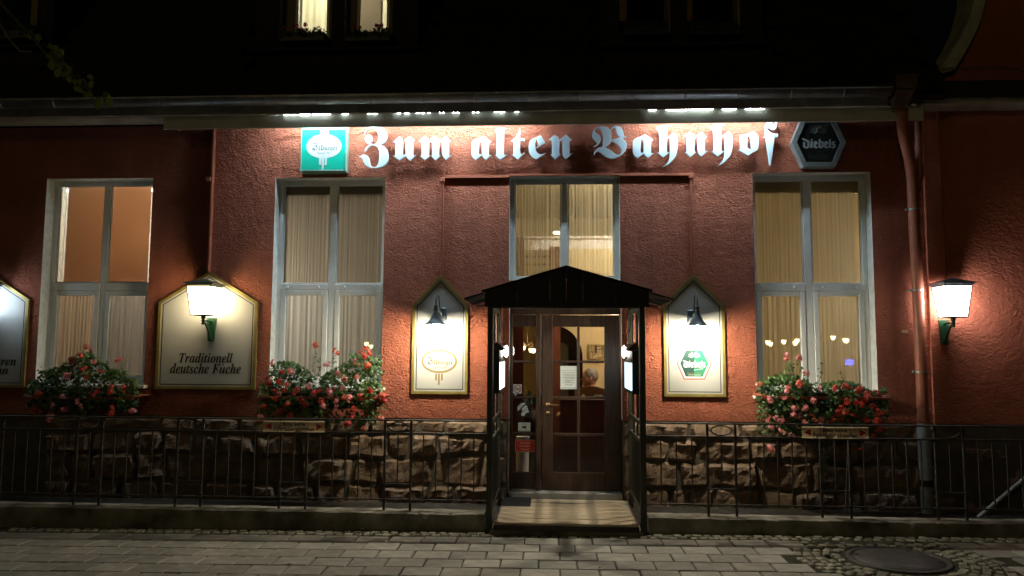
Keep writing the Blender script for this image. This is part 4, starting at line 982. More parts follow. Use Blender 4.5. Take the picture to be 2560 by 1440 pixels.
# ------------------------------------------------------------------ porch
PYF = -1.13
pcx = X(1416, 700, PYF)
por = thing('entrance_porch', (pcx, -.6, .02), 'black timber porch with a low gabled roof in front of the door', 'porch')
fr = [P(a, b, PYF) for a, b in [(1211, 767), (1623.5, 767), (1628, 727), (1416, 666), (1207, 728)]]
m = MB(); xs_ = [p.x for p in fr]; zs_ = [p.z for p in fr]
n = 6
pts = [(p.x, p.z) for p in fr]
def top_at(x): 
    a, b, c = pts[4], pts[3], pts[2]
    return a[1] + (b[1] - a[1]) * (x - a[0]) / (b[0] - a[0]) if x < b[0] else b[1] + (c[1] - b[1]) * (x - b[0]) / (c[0] - b[0])
xl, xr = pts[0][0], pts[1][0]; zbm = (pts[0][1] + pts[1][1]) / 2
edges = [xl + (xr - xl) * k / 5 for k in range(6)]; edges = sorted(edges + [pts[3][0]])
for i in range(len(edges) - 1):
    a, b = edges[i] + .0015, edges[i + 1] - .0015
    m = MB(); m.prism([(a, zbm), (b, zbm), (b, top_at(b) - .012), (a, top_at(a) - .012)], PYF, PYF + .022); normals(m.build('gable_board', M_porch, por))
ridge = (pts[3][0], pts[3][1]); 
tl, tr = P(1171, 752, -.55), P(1668, 750, -.55)
for s, tip, cor in ((-1, tl, pts[4]), (1, tr, pts[2])):
    sl = (cor[1] - ridge[1]) / (cor[0] - ridge[0])
    xe = tip.x; ze = ridge[1] + sl * (xe - ridge[0])
    m = MB(); q = [(ridge[0], ridge[1] - .006), (xe, ze - .006), (xe, ze + .008), (ridge[0], ridge[1] + .008)]
    m.prism(q if s < 0 else q[::-1], PYF + .18, -.004); normals(m.build('roof_panel', M_porchroof, por))
    m = MB(); q = [(ridge[0], ridge[1] - .012), (cor[0] + s * .01, cor[1] - .012), (cor[0] + s * .01, cor[1] + .010), (ridge[0], ridge[1] + .010)]
    m.prism(q if s < 0 else q[::-1], PYF - .015, PYF + .179); normals(m.build('roof_panel', M_porchroof, por))
    m = MB(); m.tube([(cor[0] - s * .03, PYF + .2, cor[1] - .07), (xe - s * .04, PYF + .2, ze - .02)], .007, 6); m.tube([(cor[0] - s * .03, -.1, cor[1] - .07), (xe - s * .04, -.1, ze - .02)], .007, 6); m.build('eaves_bracket', M_porch, por)
pw_ = .058
for s, pxp in ((-1, 1224.5), (1, 1607)):
    x = X(pxp, 1000, PYF + .03)
    m = MB(); m.box(x - pw_ / 2, x + pw_ / 2, PYF + .024, PYF + .082, .01, zbm + .03, .005); m.build('post', M_porch_side, por)
    xb = x + (-.012 if s > 0 else .012)
    m = MB(); m.box(xb - .025, xb + .025, -.085, -.03, .05, zbm + .08, .004); m.build('post', M_porch_side, por)
    y0, y1 = PYF + .083, -.086
    for z0, z1, nm in ((zbm - .03, zbm + .02, 'top_beam'), (1.03, 1.075, 'hand_rail'), (.86, .895, 'middle_rail'), (.20, .235, 'bottom_rail')):
        m = MB(); m.box(xb - .019, xb + .019, y0, y1, z0, z1, .004); m.build(nm, M_porch_side, por)
    for k in range(6):
        yy = y0 + (y1 - y0) * (k + 1) / 7; m = MB(); m.box(xb - .011, xb + .011, yy - .011, yy + .011, .236, .859, .002); m.build('baluster', M_porch_side, por)
    for k in range(2):
        yy = y0 + (y1 - y0) * (k + 1) / 3; m = MB(); m.box(xb - .010, xb + .010, yy - .010, yy + .010, .896, 1.029, .002); m.build('baluster', M_porch_side, por)
    for k in range(2):
        yy = y0 + (y1 - y0) * (.3 + .45 * k); m = MB(); m.box(xb - .012, xb + .012, yy - .02, yy + .02, 1.076, zbm - .031, .003); m.build('upright', M_timber, por)
    m = MB(); m.tube([(xb, y0 + .01, zbm - .22), (xb, y0 + .07, zbm - .1), (xb, y0 + .18, zbm - .035)], .014, 6); m.tube([(xb, y1 - .01, zbm - .22), (xb, y1 - .07, zbm - .1), (xb, y1 - .18, zbm - .035)], .014, 6); m.build('corner_brace', M_porch_side, por)
m = MB(); m.box(xl + .05, xr - .05, PYF + .023, PYF + .06, zbm - .012, zbm + .06, .004); m.build('front_beam', M_porch, por)

# deck
dxl, dxr = X(1231, 1297, -1.17), X(1601, 1297, -1.17)
dk = thing('wooden_deck', ((dxl + dxr) / 2, -.6, .0), 'low weathered plank deck in front of the door', 'deck')
nb = 6; ys = [-1.17 + (1.17 - .025) * k / nb for k in range(nb + 1)]
for k in range(nb):
    m = MB(); m.box(dxl + ru(0, .006), dxr - ru(0, .006), ys[k] + .007, ys[k + 1] - .007, .085, .112 + ru(-.002, .002), .005); m.build('plank', M_deck, dk)
m = MB(); m.box(dxl + .01, dxr - .01, -1.160, -1.13, .035, .084, .003); m.build('fascia_beam', M_timber, dk)
m = MB(); m.box(dxl - .02, dxr + .03, -1.15, -.03, -.03, .034, .006); m.build('base_step', M_kerb, dk)
a, b, c, d = G(1240, 1264, .118), G(1316, 1263, .118), G(1330, 1236, .118), G(1252, 1236, .118)
mt = thing('door_mat', ((a.x + b.x) / 2, (a.y + d.y) / 2, .114), 'black ribbed rubber door mat at the left end of the deck', 'door mat')
m = MB(); m.box(a.x, c.x, a.y, c.y, .115, .124, .004); m.build('base', M_mat, mt)
nn = 17
m = MB()
for k in range(nn):
    x = a.x + .02 + (c.x - a.x - .04) * k / (nn - 1); m.box(x - .006, x + .006, a.y + .015, c.y - .015, .1242, .130, .002)
m.build('ribs', M_mat, mt)

# lit menu cases on the inner sides of the porch, each with an oval lamp
def case(s, pf0, pf1, em, label, lamp_label):
    y0, y1 = -.93, -.22
    xa = X(pf0, 930, y0); xb = X(pf1, 930, y0); x0, x1 = min(xa, xb), max(xa, xb); zt, zb = Z(876, 1415, y0), Z(985, 1415, y0)
    t = thing('menu_case', ((x0 + x1) / 2, (y0 + y1) / 2, zb), label, 'menu case', 'lit menu cases in the porch')
    m = MB(); m.box(x0, x1, y0, y1, zb, zt, .004); m.build('housing', M_black, t)
    xf = x1 if s < 0 else x0; o = .004 * (1 if s < 0 else -1)
    m = MB()
    m.box(xf + o * .2, xf + o * 2.5, y0 + .01, y1 - .01, zb + .006, zb + .035); m.box(xf + o * .2, xf + o * 2.5, y0 + .01, y1 - .01, zt - .12, zt - .09); m.build('frame', M_porch_side, t)
    m = MB(); m.box(xf + o * .25, xf + o * 2, y0 + .012, y1 - .012, zb + .037, zt - .122); pn = m.build('lit_panel', em, t)
    for k in range(5):
        zz = zb + .09 + k * .055; m = MB(); m.box(xf + o * 2.05, xf + o * 2.25, y0 + .1, y1 - .12 - ru(0, .2), zz, zz + .006); m.build('print_line', M_greyink, pn)
    m = MB(); xi = xf - o * 5; 
    q = [(x0 - .005 if s < 0 else x0 - .05, zt + .002), (x1 + .05 if s < 0 else x1 + .005, zt + .002), ((x0 + x1) / 2 + .012, zt + .075), ((x0 + x1) / 2 - .012, zt + .075)]
    m.prism(q, y0 - .005, y1 + .005); normals(m.build('hood', M_timber, t))
    m = MB(); c = ((xf + o * 9), (y0 + y1) / 2 + .1, zt - .012); m.sphere(c, .062, 14, (.42, 1.0, 1.05)); m.build('oval_lamp', E_oval, t)
    m = MB(); m.lathe([(.066, -.006), (.070, 0), (.066, .006)], (0, 0, 0), 18, 'y'); m.v = [(c[0] + v[1] * 1.0 - o, c[1] + v[0] * 1.02, c[2] + v[2] * 1.05) for v in m.v]; m.build('lamp_cage', M_black, t)
    return t
case(-1, 1231, 1248.5, E_case_warm, 'black menu case with a warm white lit panel on the left side of the porch', '')
case(1, 1580.5, 1599, E_case_cool, 'black menu case with a pale blue lit panel on the right side of the porch', '')

# ------------------------------------------------------------------ house-shaped boards on the wall
def board(px_l, px_r, pt, psh, pb, label, apex=None, frame=.031):
    """px_l/px_r: outer edges at mid height, pt apex row, psh shoulder row, pb bottom row"""
    mid = (px_l + px_r) / 2 if apex is None else apex
    yb = -.020
    x0, x1, z0, zs, za = X(px_l, 840, yb), X(px_r, 840, yb), Z(pb, mid, yb), Z(psh, mid, yb), Z(pt, mid, yb); xa = (x0 + x1) / 2
    t = thing('house_shaped_board', (xa, yb, z0), label, 'sign board')
    def shape(d):
        # inset house outline
        w = (x1 - x0) / 2; h = za - zs; L = math.hypot(w, h); k = d * L / w
        sh = zs - k + d * h / w
        return [(x0 + d, z0 + d), (x1 - d, z0 + d), (x1 - d, sh), (xa, za - k), (x0 + d, sh)]
    def ringm(name, d0, d1, ya, yb_, mt):
        o, i = shape(d0), shape(d1)
        for q in range(5):
            pass
        m = MB()
        for q in range(5):
            r = (q + 1) % 5; m.prism([o[q], o[r], i[r], i[q]], ya, yb_)
        return normals(m.build(name, mt, t))
    m = MB(); m.prism(shape(frame * .4), yb - .001, -.001); normals(m.build('panel', M_board, t))
    ringm('gold_frame', 0, frame, yb - .012, -.002, M_gold)
    ringm('black_line', frame + .018, frame + .027, yb - .0022, yb - .0005, M_ink)
    for cxx, czz in ((x0 + frame + .06, z0 + frame + .06), (x1 - frame - .06, z0 + frame + .06), (x0 + frame + .06, zs - .02), (x1 - frame - .06, zs - .02), (xa, za - .14)):
        m = MB(); m.lathe([(.001, -.003), (.005, -.003), (.006, 0)], (cxx, yb - .001, czz), 8, 'y'); m.build('screw', M_steel, t)
    return t, yb, xa, (x0, x1, z0, zs, za)
YB_ = -.020
bd1, yb1, _, _ = board(394, 642, 680, 755, 973, 'house-shaped cream board with gold edge reading Traditionell deutsche Küche')
bd0, yb0, _, _ = board(-180, 68, 668, 748, 968, 'house-shaped board cut off by the left edge of the photo')
bd2, yb2, xa2, dm2 = board(1030.5, 1170, 688, 762, 985, 'narrow house-shaped cream board with a gold oval beer emblem')
bd3, yb3, xa3, dm3 = board(1659, 1812, 686, 760, 992, 'narrow house-shaped cream board with a green hexagon beer emblem')
def serif_italic(s):
    out = ''
    for ch in s:
        if 'A' <= ch <= 'Z': out += chr(0x1D468 + ord(ch) - 65)
        elif 'a' <= ch <= 'z': out += chr(0x1D482 + ord(ch) - 97)
        else: out += ch
    return out
def fraktur(s):
    out = ''
    for ch in s:
        if 'A' <= ch <= 'Z': out += chr(0x1D56C + ord(ch) - 65)
        elif 'a' <= ch <= 'z': out += chr(0x1D586 + ord(ch) - 97)
        else: out += ch
    return out
def lettering(s, px0, px1, pyt, pyb, y, mt, parent, style=None, bold=0.0, shear=0.0, umlaut=None, rot=0.0):
    c = P((px0 + px1) / 2, (pyt + pyb) / 2, y); w = X(px1, (pyt + pyb) / 2, y) - X(px0, (pyt + pyb) / 2, y); h = Z(pyt, (px0 + px1) / 2, y) - Z(pyb, (px0 + px1) / 2, y)
    body = {'serif': serif_italic, 'fraktur': fraktur, None: lambda q: q}[style](s)
    m = text(body, c.x, y, c.z, width=w, height=h, bold=bold, shear=shear, rot=rot)
    if umlaut:
        for u in umlaut:
            q = P(u[0], u[1], y); r = u[2] / 216.0
            m.add([(q.x + r * math.cos(k * .7854), y, q.z + r * math.sin(k * .7854)) for k in range(8)], [list(range(8))])
    return m.build('lettering', mt, parent)
lettering('Traditionell', 448, 582, 882, 907, YB_ - .0025, M_ink, bd1, 'serif', .006)
lettering('deutsche Kuche', 425, 602, 908, 934, YB_ - .0025, M_ink, bd1, 'serif', .006, umlaut=[(548.5, 912.5, 2.2), (557.5, 912.5, 2.2)])
lettering('hren', -14, 40.5, 891, 914, YB_ - .0025, M_ink, bd0, 'serif', .006)
lettering('an', -10, 20.5, 921, 936, YB_ - .0025, M_ink, bd0, 'serif', .006)
# oval beer emblem of the narrow left board
def oval(m, cx, cz, rx, rz, w, y, th=.0012, n=40):
    for k in range(n):
        a, b = 2 * math.pi * k / n, 2 * math.pi * (k + 1) / n
        o0, o1 = (cx + rx * math.cos(a), cz + rz * math.sin(a)), (cx + rx * math.cos(b), cz + rz * math.sin(b))
        i0, i1 = (cx + (rx - w) * math.cos(a), cz + (rz - w) * math.sin(a)), (cx + (rx - w) * math.cos(b), cz + (rz - w) * math.sin(b))
        m.quad((o0[0], y, o0[1]), (o1[0], y, o1[1]), (i1[0], y, i1[1]), (i0[0], y, i0[1]))
    return m
yq = YB_ - .0022
oc = P(1098, 903, yq); orx = X(1143, 903, yq) - oc.x; orz = Z(873, 1098, yq) - oc.z
m = MB(); oval(m, oc.x, oc.z, orx, orz, .024, yq)
for px0, px1, p0, p1 in ((1088, 1092.5, 934, 951), (1095, 1099.5, 934, 962), (1102.5, 1107, 934, 951), (1104.5, 1107.5, 864, 874)):
    m.box(X(px0, 940, yq), X(px1, 940, yq), yq, yq + .001, Z(p1, 1098, yq), Z(p0, 1098, yq))
m.build('oval_emblem', M_goldprint, bd2)
M_brownprint = mat('brown_gold_print', (0.12, 0.085, 0.04), .5)
lettering('Bit', 1068, 1094, 891, 912, yq - .0004, M_brownprint, bd2, 'fraktur', .004); lettering('burger', 1094, 1132, 899, 915, yq - .0004, M_brownprint, bd2, 'fraktur', .01)
lettering('Premium Qualität', 1082, 1119, 915, 922, yq - .0004, M_brownprint, bd2, None, 0, .4)
lettering('Bitte ein Bit', 1103, 1127, 891, 897, yq - .0004, M_brownprint, bd2, None, 0, .35, rot=.12)
m = MB(); m.box(X(1095, 885, yq), X(1102, 885, yq), yq, yq + .001, Z(891, 1098, yq), Z(881, 1098, yq)); m.build('small_crest', mat('pale_gold_print', (0.62, 0.55, 0.40), .5), bd2)
# hexagon emblem of the narrow right board
def hexpts(l, y): return [(P(a, b, y).x, P(a, b, y).z) for a, b in l]
def pr(name, pts, y, mt, parent, th=.001):
    m = MB(); m.prism(pts[::-1], y, y + th); return normals(m.build(name, mt, parent))
H = lambda l: [(1660 + a / 10.2875, 850 + b / 10.2875) for a, b in l]
yq = YB_ - .0016
pr('red_border', hexpts(H([(490, 205), (1035, 205), (1228, 605), (1050, 1020), (510, 1020), (325, 600)]), yq), yq, M_pinkred, bd3, .0008)
pr('white_border', hexpts(H([(505, 222), (1020, 222), (1195, 605), (1030, 985), (535, 985), (362, 600)]), yq - .0006), yq - .0006, M_signwhite, bd3, .0005)
pr('green_field', hexpts(H([(560, 262), (985, 265), (1140, 608), (995, 945), (560, 940), (412, 600)]), yq - .0012), yq - .0012, M_dgreen, bd3, .0005)
pr('light_field', hexpts(H([(780, 275), (985, 275), (1135, 608), (990, 940), (780, 940)]), yq - .0018), yq - .0018, M_lgreen, bd3, .0005)
def diebels(hx, y, parent, mt):
    """hx maps the traced units to pixels"""
    D = [[[(485, 535), (505, 515), (620, 570), (620, 690), (570, 715), (510, 690), (510, 590), (545, 590), (545, 670), (570, 682), (582, 672), (582, 590), (545, 572)]],
         [[(635, 590), (675, 570), (675, 690), (635, 710)], [(635, 555), (655, 535), (675, 550), (655, 572)]],
         [[(690, 590), (720, 570), (760, 590), (760, 625), (725, 650), (725, 670), (740, 680), (765, 668), (765, 690), (735, 712), (690, 690)]],
         [[(775, 548), (805, 530), (810, 535), (810, 580), (850, 580), (862, 590), (862, 680), (815, 712), (775, 690)], [(810, 605), (810, 670), (822, 676), (830, 668), (830, 605)]],
         [[(872, 595), (905, 572), (942, 592), (942, 625), (905, 652), (905, 670), (920, 680), (945, 668), (945, 690), (915, 712), (872, 692)]],
         [[(952, 550), (985, 535), (985, 690), (952, 710)]],
         [[(998, 595), (1030, 575), (1060, 585), (1060, 605), (1032, 605), (1032, 622), (1062, 635), (1062, 685), (1030, 712), (995, 700), (995, 675), (1025, 680), (1032, 668), (1032, 652), (998, 640)]]]
    m = MB()
    for L in D:
        ob = outline([[(lambda p: (p.x, p.z))(P(*hx(a, b), y)) for a, b in c] for c in L], 0.0)
        q = curve_to_mb(ob, lambda c: (c.x, y, c.y)); m.add(q.v, q.f)
    m.build('lettering', mt, parent)
hx3 = lambda a, b: (1660 + a / 10.2875, 850 + b / 10.2875)
diebels(hx3, yq - .0022, bd3, M_signwhite)
pr('underline', hexpts(H([(770, 770), (1010, 732), (1012, 742), (770, 778)]), yq - .0022), yq - .0022, M_signwhite, bd3, .0004)
lettering('Brauerei Diebels', 1718, 1755, 930, 936, yq - .0022, M_goldprint, bd3, None, 0, .4); lettering('FAMILIENTRADITION', 1720, 1752, 936.5, 938.6, yq - .0022, M_signwhite, bd3)
def wings(cx, cy, sc, y, mt, parent):
    m = MB(); c = P(cx, cy, y)
    for k in range(-4, 5):
        if k == 0: continue
        a = math.radians(90 - k * 20); l = .062 * sc * (1.15 - .07 * abs(k)); r0 = .016 * sc
        d = Vector((math.cos(a), math.sin(a))); s = Vector((-d.y, d.x)) * .006 * sc
        b0 = d * r0; mid = d * (r0 + l * .6); t_ = d * (r0 + l)
        m.add([(c.x + q.x, y - abs(k) * .00005, c.z + q.y * .8) for q in (b0, mid + s, t_, mid - s)], [(0, 3, 2, 1)])
    m.tube([(c.x - .02 * sc, y - .0004, c.z), (c.x - .01 * sc, y - .0004, c.z + .03 * sc), (c.x + .012 * sc, y - .0004, c.z + .045 * sc), (c.x + .02 * sc, y - .0004, c.z + .04 * sc)], .005 * sc, 6)
    m.tube([(c.x + .03 * sc, y - .0004, c.z - .002), (c.x, y - .0004, c.z + .012 * sc), (c.x - .03 * sc, y - .0004, c.z - .002)], .0035 * sc, 5)
    m.build('winged_emblem', mt, parent)
wings(1735.5, 893, 1.0, yq - .0023, M_signwhite, bd3)

# beer box sign and hexagon sign under the valance
bs_y = -.10
a, b = P(750, 431, bs_y), P(868, 318, bs_y)
bs = thing('green_box_sign', ((a.x + b.x) / 2, bs_y, a.z), 'green square box sign with a white oval beer emblem above the left window', 'sign')
zt_b = Z(312, 810, bs_y)
m = MB(); m.box(a.x, b.x, bs_y, -.004, a.z, zt_b + .02, .006); m.build('box', M_signgreen_d, bs)
y = bs_y - .002
def BX(q): return X(720 + q / 6.4, 370, y)
def BZ(q): return Z(300 + q / 6.4, 810, y)
m = MB(); m.box(BX(222), BX(915), y, y + .003, BZ(795), BZ(160)); m.build('green_face', M_signgreen, bs)
m = MB(); bars(m, BX(205), BX(935), BZ(815), BZ(145), .011, y - .006, y + .0015, .002); m.build('face_rim', M_signgreen_d, bs)
m = MB()
m.box(BX(512), BX(640), y - .001, y - .0003, BZ(250), BZ(162))
m.box(BX(505), BX(538), y - .001, y - .0003, BZ(718), BZ(600)); m.box(BX(548), BX(582), y - .001, y - .0003, BZ(790), BZ(600)); m.box(BX(594), BX(628), y - .001, y - .0003, BZ(720), BZ(600))
m.build('white_bars', M_boxwhite, bs)
ocx, ocz = BX(575), BZ(422); rx, rz = BX(858) - ocx, BZ(230) - ocz
m = MB(); m.add([(ocx + rx * math.cos(k * math.pi / 24), y - .0016, ocz + rz * math.sin(k * math.pi / 24)) for k in range(48)], [list(range(48))]); m.build('white_oval', M_boxwhite, bs)
m = MB(); oval(m, ocx, ocz, rx - .018, rz - .018, .005, y - .0020); m.build('oval_line', mat('pale_grey_print', (0.48, .5, .5), .5), bs)
def L6(q0, q1, r0, r1): return 720 + q0 / 6.4, 720 + q1 / 6.4, 300 + r0 / 6.4, 300 + r1 / 6.4
lettering('Bit', *L6(385, 555, 355, 490), y - .0022, M_boxink, bs, 'fraktur', .004); lettering('burger', *L6(550, 790, 405, 505), y - .0022, M_boxink, bs, 'fraktur', .012); lettering('Premium Pils', *L6(462, 668, 505, 548), y - .0022, M_boxink, bs, None, 0, .4)
lettering('Bitte ein Bit', *L6(600, 720, 370, 392), y - .0022, M_boxink, bs, None, 0, .35)
m = MB(); m.tube([(X(690, 345, -.01), -.01, Z(346, 690, -.01)), (X(705, 347, -.01), -.015, Z(349, 705, -.01)), (X(725, 340, -.02), -.02, Z(338, 725, -.02)), (X(752, 331, -.05), -.05, Z(331, 752, -.05))], .005, 6)
m.tube([(X(866, 336, -.06), -.06, Z(336, 866, -.06)), (X(885, 334, -.03), -.03, Z(336, 885, -.03)), (X(912, 328, -.02), -.02, Z(326, 912, -.02))], .005, 6); m.build('cable', M_conduit, bs)

hy = -.11
HP = lambda a, b: (1970 + a / 10.2875, 290 + b / 10.2875)
def hexo(l, y_): return [(P(*HP(a, b), y_).x, P(*HP(a, b), y_).z) for a, b in l]
outer = [(345, 85), (1215, 85), (1490, 665), (1225, 1305), (400, 1305), (95, 680)]; inn_ = [(445, 172), (1115, 172), (1355, 672), (1145, 1182), (470, 1182), (230, 672)]
mid = P(*HP(790, 1305), hy)
hs = thing('hexagon_sign', (mid.x, hy, mid.z), 'unlit black hexagon beer sign with a steel frame right of the lettering', 'sign')
m = MB(); o_, i_ = hexo(outer, hy), hexo(inn_, hy)
for k in range(6):
    r = (k + 1) % 6; m.prism([o_[k], i_[k], i_[r], o_[r]], hy, -.004)
normals(m.build('steel_frame', M_steel, hs))
m = MB(); m.prism([q for q in hexo(inn_, hy)][::-1], hy + .012, hy + .02); normals(m.build('black_panel', M_hexblack, hs))
y = hy + .011
pr('green_streak', hexo([(790, 430), (960, 430), (960, 1090), (790, 1090)], y), y, M_hexgreen, hs, .0005)
hxh = lambda a, b: (1970 + (350 + (a - 485) * 1.505) / 10.2875, 290 + (565 + (b - 515) * 1.37) / 10.2875)
diebels(hxh, y - .001, hs, M_hexgrey)
pr('underline', hexo([(790, 920), (1150, 858), (1155, 868), (790, 930)], y - .001), y - .001, M_hexdull, hs, .0005)
lettering('Brauerei Diebels', *HP(520, 0)[:1], *HP(1085, 0)[:1], HP(0, 985)[1], HP(0, 1070)[1], y - .001, M_hexdull, hs, None, 0, .4); lettering('FAMILIENTRADITION', *HP(555, 0)[:1], *HP(1045, 0)[:1], HP(0, 1092)[1], HP(0, 1120)[1], y - .001, M_hexdull, hs); lettering('PREMIUM ALTBIER', *HP(515, 0)[:1], *HP(1045, 0)[:1], HP(0, 228)[1], HP(0, 256)[1], y - .001, M_hexdull, hs)
wings(*HP(790, 440), 1.5, y - .001, M_hexdull, hs)

# ------------------------------------------------------------------ blackletter name over the door, each letter a standing-off metal plate
LY = -.075
nm = thing('restaurant_name_lettering', (X(1420, 360, LY), LY, Z(400, 1420, LY)), 'white blackletter name Zum alten Bahnhof standing off the wall under the valance', 'lettering')
fA = lambda a, b: (890 + a / 9.846, 310 + b / 9.846)
fB = lambda a, b: (1160 + a / 9.143, 310 + b / 9.143)
fC = lambda a, b: (1470 + a / 10.667, 300 + b / 10.667)
fD = lambda a, b: (1700 + a / 9.846, 300 + b / 9.846)
c1 = 1
LT = {
 'Z': [[(200, 270, 1), (230, 170), (310, 95), (420, 72), (560, 72), (690, 130), (770, 240), (775, 330), (730, 430), (660, 490), (592, 512, 1), (700, 565), (775, 660), (806, 810), (780, 940), (690, 1035), (570, 1082), (430, 1095), (300, 1060), (215, 985), (170, 890), (135, 832), (80, 828, 1), (130, 785), (200, 762), (280, 790), (330, 860), (345, 950), (375, 1040), (440, 1070), (510, 1055), (555, 970), (575, 830), (572, 680), (540, 585), (480, 540), (420, 530), (360, 545), (290, 605), (245, 665), (218, 692, 1), (225, 640), (270, 570), (340, 515, 1), (255, 450), (225, 370), (250, 305), (310, 283), (375, 300), (405, 360), (395, 430), (345, 455, 1), (385, 490), (440, 503), (500, 480), (540, 420), (560, 330), (545, 240), (490, 150), (400, 112), (320, 128), (250, 183), (218, 260)]],
 'u': [[(905, 458, 1), (1068, 318, 1), (1125, 350), (1155, 420), (1155, 755), (1175, 772), (1225, 745, 1), (1225, 460), (1215, 425), (1190, 405, 1), (1322, 305, 1), (1450, 412, 1), (1415, 435), (1408, 480), (1408, 760), (1425, 790), (1472, 772, 1), (1342, 908, 1), (1270, 850), (1228, 785, 1), (1075, 905, 1), (925, 790, 1), (960, 785), (972, 755), (972, 490), (955, 455)]],
 'm': [[(1545, 440, 1), (1700, 305, 1), (1770, 360), (1800, 425, 1), (1955, 305, 1), (2025, 370), (2048, 425, 1), (2205, 310, 1), (2340, 420, 1), (2300, 440), (2290, 480), (2290, 765), (2310, 790), (2352, 770, 1), (2215, 890, 1), (2150, 820), (2122, 740), (2118, 490), (2100, 445), (2050, 455, 1), (2050, 760), (2062, 785), (2085, 787, 1), (1960, 900, 1), (1850, 790, 1), (1875, 775), (1878, 740), (1878, 480), (1860, 445), (1800, 455, 1), (1800, 760), (1812, 785), (1830, 787, 1), (1698, 900, 1), (1580, 787, 1), (1612, 780), (1618, 745), (1618, 480), (1600, 448)]],
 'a': [[(440, 280, 1), (625, 410, 1), (585, 430), (570, 470), (570, 690), (590, 718), (632, 712, 1), (505, 828, 1), (440, 775), (413, 718, 1), (270, 832, 1), (195, 760), (172, 680), (172, 480), (190, 410), (250, 365), (340, 330)], [(345, 395, 1), (405, 440, 1), (412, 690, 1), (365, 712), (342, 690), (342, 520)]],
 'l': [[(690, 140, 1), (850, 85, 1), (1025, 118, 1), (950, 135), (915, 190), (908, 680), (930, 712), (990, 705, 1), (835, 830, 1), (695, 710, 1), (730, 712), (742, 685), (745, 270), (730, 190)]],
 't': [[(1280, 115, 1), (1280, 330, 1), (1392, 330, 1), (1392, 400, 1), (1282, 402, 1), (1282, 640), (1300, 688), (1335, 690), (1390, 660, 1), (1230, 815, 1), (1085, 708, 1), (1120, 708), (1130, 680), (1130, 440), (1112, 412), (1065, 405, 1), (1190, 300), (1240, 220)]],
 'e': [[(1755, 262, 1), (1863, 437, 1), (1640, 562, 1), (1655, 630), (1700, 682), (1765, 700), (1862, 670, 1), (1650, 815, 1), (1540, 740), (1490, 640), (1482, 520), (1500, 420), (1560, 350), (1650, 310)], [(1655, 340, 1), (1722, 495, 1), (1640, 545, 1), (1628, 450)]],
 'n': [[(1935, 365, 1), (2065, 255, 1), (2140, 300), (2178, 372, 1), (2330, 248, 1), (2462, 365, 1), (2422, 380), (2410, 415), (2410, 655), (2430, 688), (2485, 668, 1), (2330, 800, 1), (2275, 750), (2252, 670), (2248, 400), (2230, 372), (2180, 392, 1), (2178, 655), (2190, 692), (2212, 702, 1), (2085, 812, 1), (1975, 705, 1), (2002, 700), (2010, 670), (2010, 410), (1990, 370)]],
 'B': [[(145, 712, 1), (225, 665), (245, 625), (215, 580), (140, 500), (110, 420), (130, 310), (200, 225), (300, 180), (400, 175), (520, 210), (600, 285, 1), (625, 220), (690, 175), (770, 168), (870, 200), (930, 300), (950, 400), (972, 438), (1025, 438, 1), (1005, 460), (900, 495, 1), (980, 550), (1030, 640), (1025, 740), (960, 860), (850, 960), (720, 1025), (600, 1030), (480, 990), (380, 920), (290, 860), (230, 855), (190, 885), (168, 940, 1), (148, 938, 1), (170, 850), (240, 770), (320, 738), (375, 732, 1), (395, 640), (402, 430), (370, 310), (310, 245), (255, 230), (205, 260), (185, 300), (215, 350), (300, 410), (340, 490), (330, 570), (280, 640), (210, 700)],
       [(618, 310), (640, 240), (690, 215), (735, 265), (752, 360), (795, 430), (855, 470, 1), (628, 542, 1)], [(612, 580, 1), (700, 600), (800, 670), (870, 770), (885, 850), (850, 920), (790, 935), (720, 910), (640, 850), (550, 785), (445, 728, 1), (530, 670), (580, 620)]],
 'h': [[(1810, 220, 1), (1990, 150, 1), (2205, 160, 1), (2130, 190), (2105, 250), (2100, 475, 1), (2290, 345, 1), (2360, 420), (2390, 520), (2385, 760), (2340, 960), (2250, 1080), (2130, 1190), (1990, 1252, 1), (2090, 1170), (2160, 1060), (2180, 900), (2182, 560), (2170, 495), (2145, 480), (2102, 512, 1), (2102, 840), (2118, 870), (2172, 865, 1), (2000, 1008, 1), (1840, 877, 1), (1880, 875), (1898, 845), (1895, 420), (1870, 310)]],
 'o': [[(1470, 375, 1), (1600, 360), (1700, 325), (1795, 285, 1), (1880, 350), (1925, 450), (1920, 680), (1890, 750), (1800, 795), (1665, 882, 1), (1430, 745, 1), (1468, 735), (1482, 690), (1472, 500)], [(1655, 390, 1), (1715, 430), (1740, 500), (1747, 750, 1), (1652, 690, 1)]],
 'f': [[(2085, 250), (2098, 140), (2130, 80), (2190, 55), (2260, 80), (2310, 108), (2335, 92), (2340, 55, 1), (2395, 70, 1), (2372, 130), (2360, 200), (2310, 250), (2240, 245), (2180, 212), (2130, 200, 1), (2142, 240), (2200, 298), (2290, 335), (2405, 345, 1), (2405, 430, 1), (2325, 435, 1), (2230, 1110, 1), (2200, 1110, 1), (2100, 440, 1), (2040, 437, 1), (2082, 395), (2092, 340)]],
}
def mapa2(f, ax, sx, bx, ay, sy, by):
    return lambda a, b: (bx + (f(a, b)[0] - ax) * sx, by + (f(a, b)[1] - ay) * sy)
seq = [('Z', fA), ('u', fA), ('m', fA), ('a', fB), ('l', fB), ('t', fB), ('e', fB), ('n', fB), ('B', fC),
       ('a', mapa2(fB, 1178.8, 1.04, 1582, 340.6, .985, 336.6)), ('h', fC), ('n', mapa2(fB, 1371.6, 1.03, 1708.1, 337.1, 1.025, 330)), ('h', mapa2(fC, 1639.7, 1.03, 1775, 315, 1.012, 311.7)), ('o', fD), ('f', fD)]
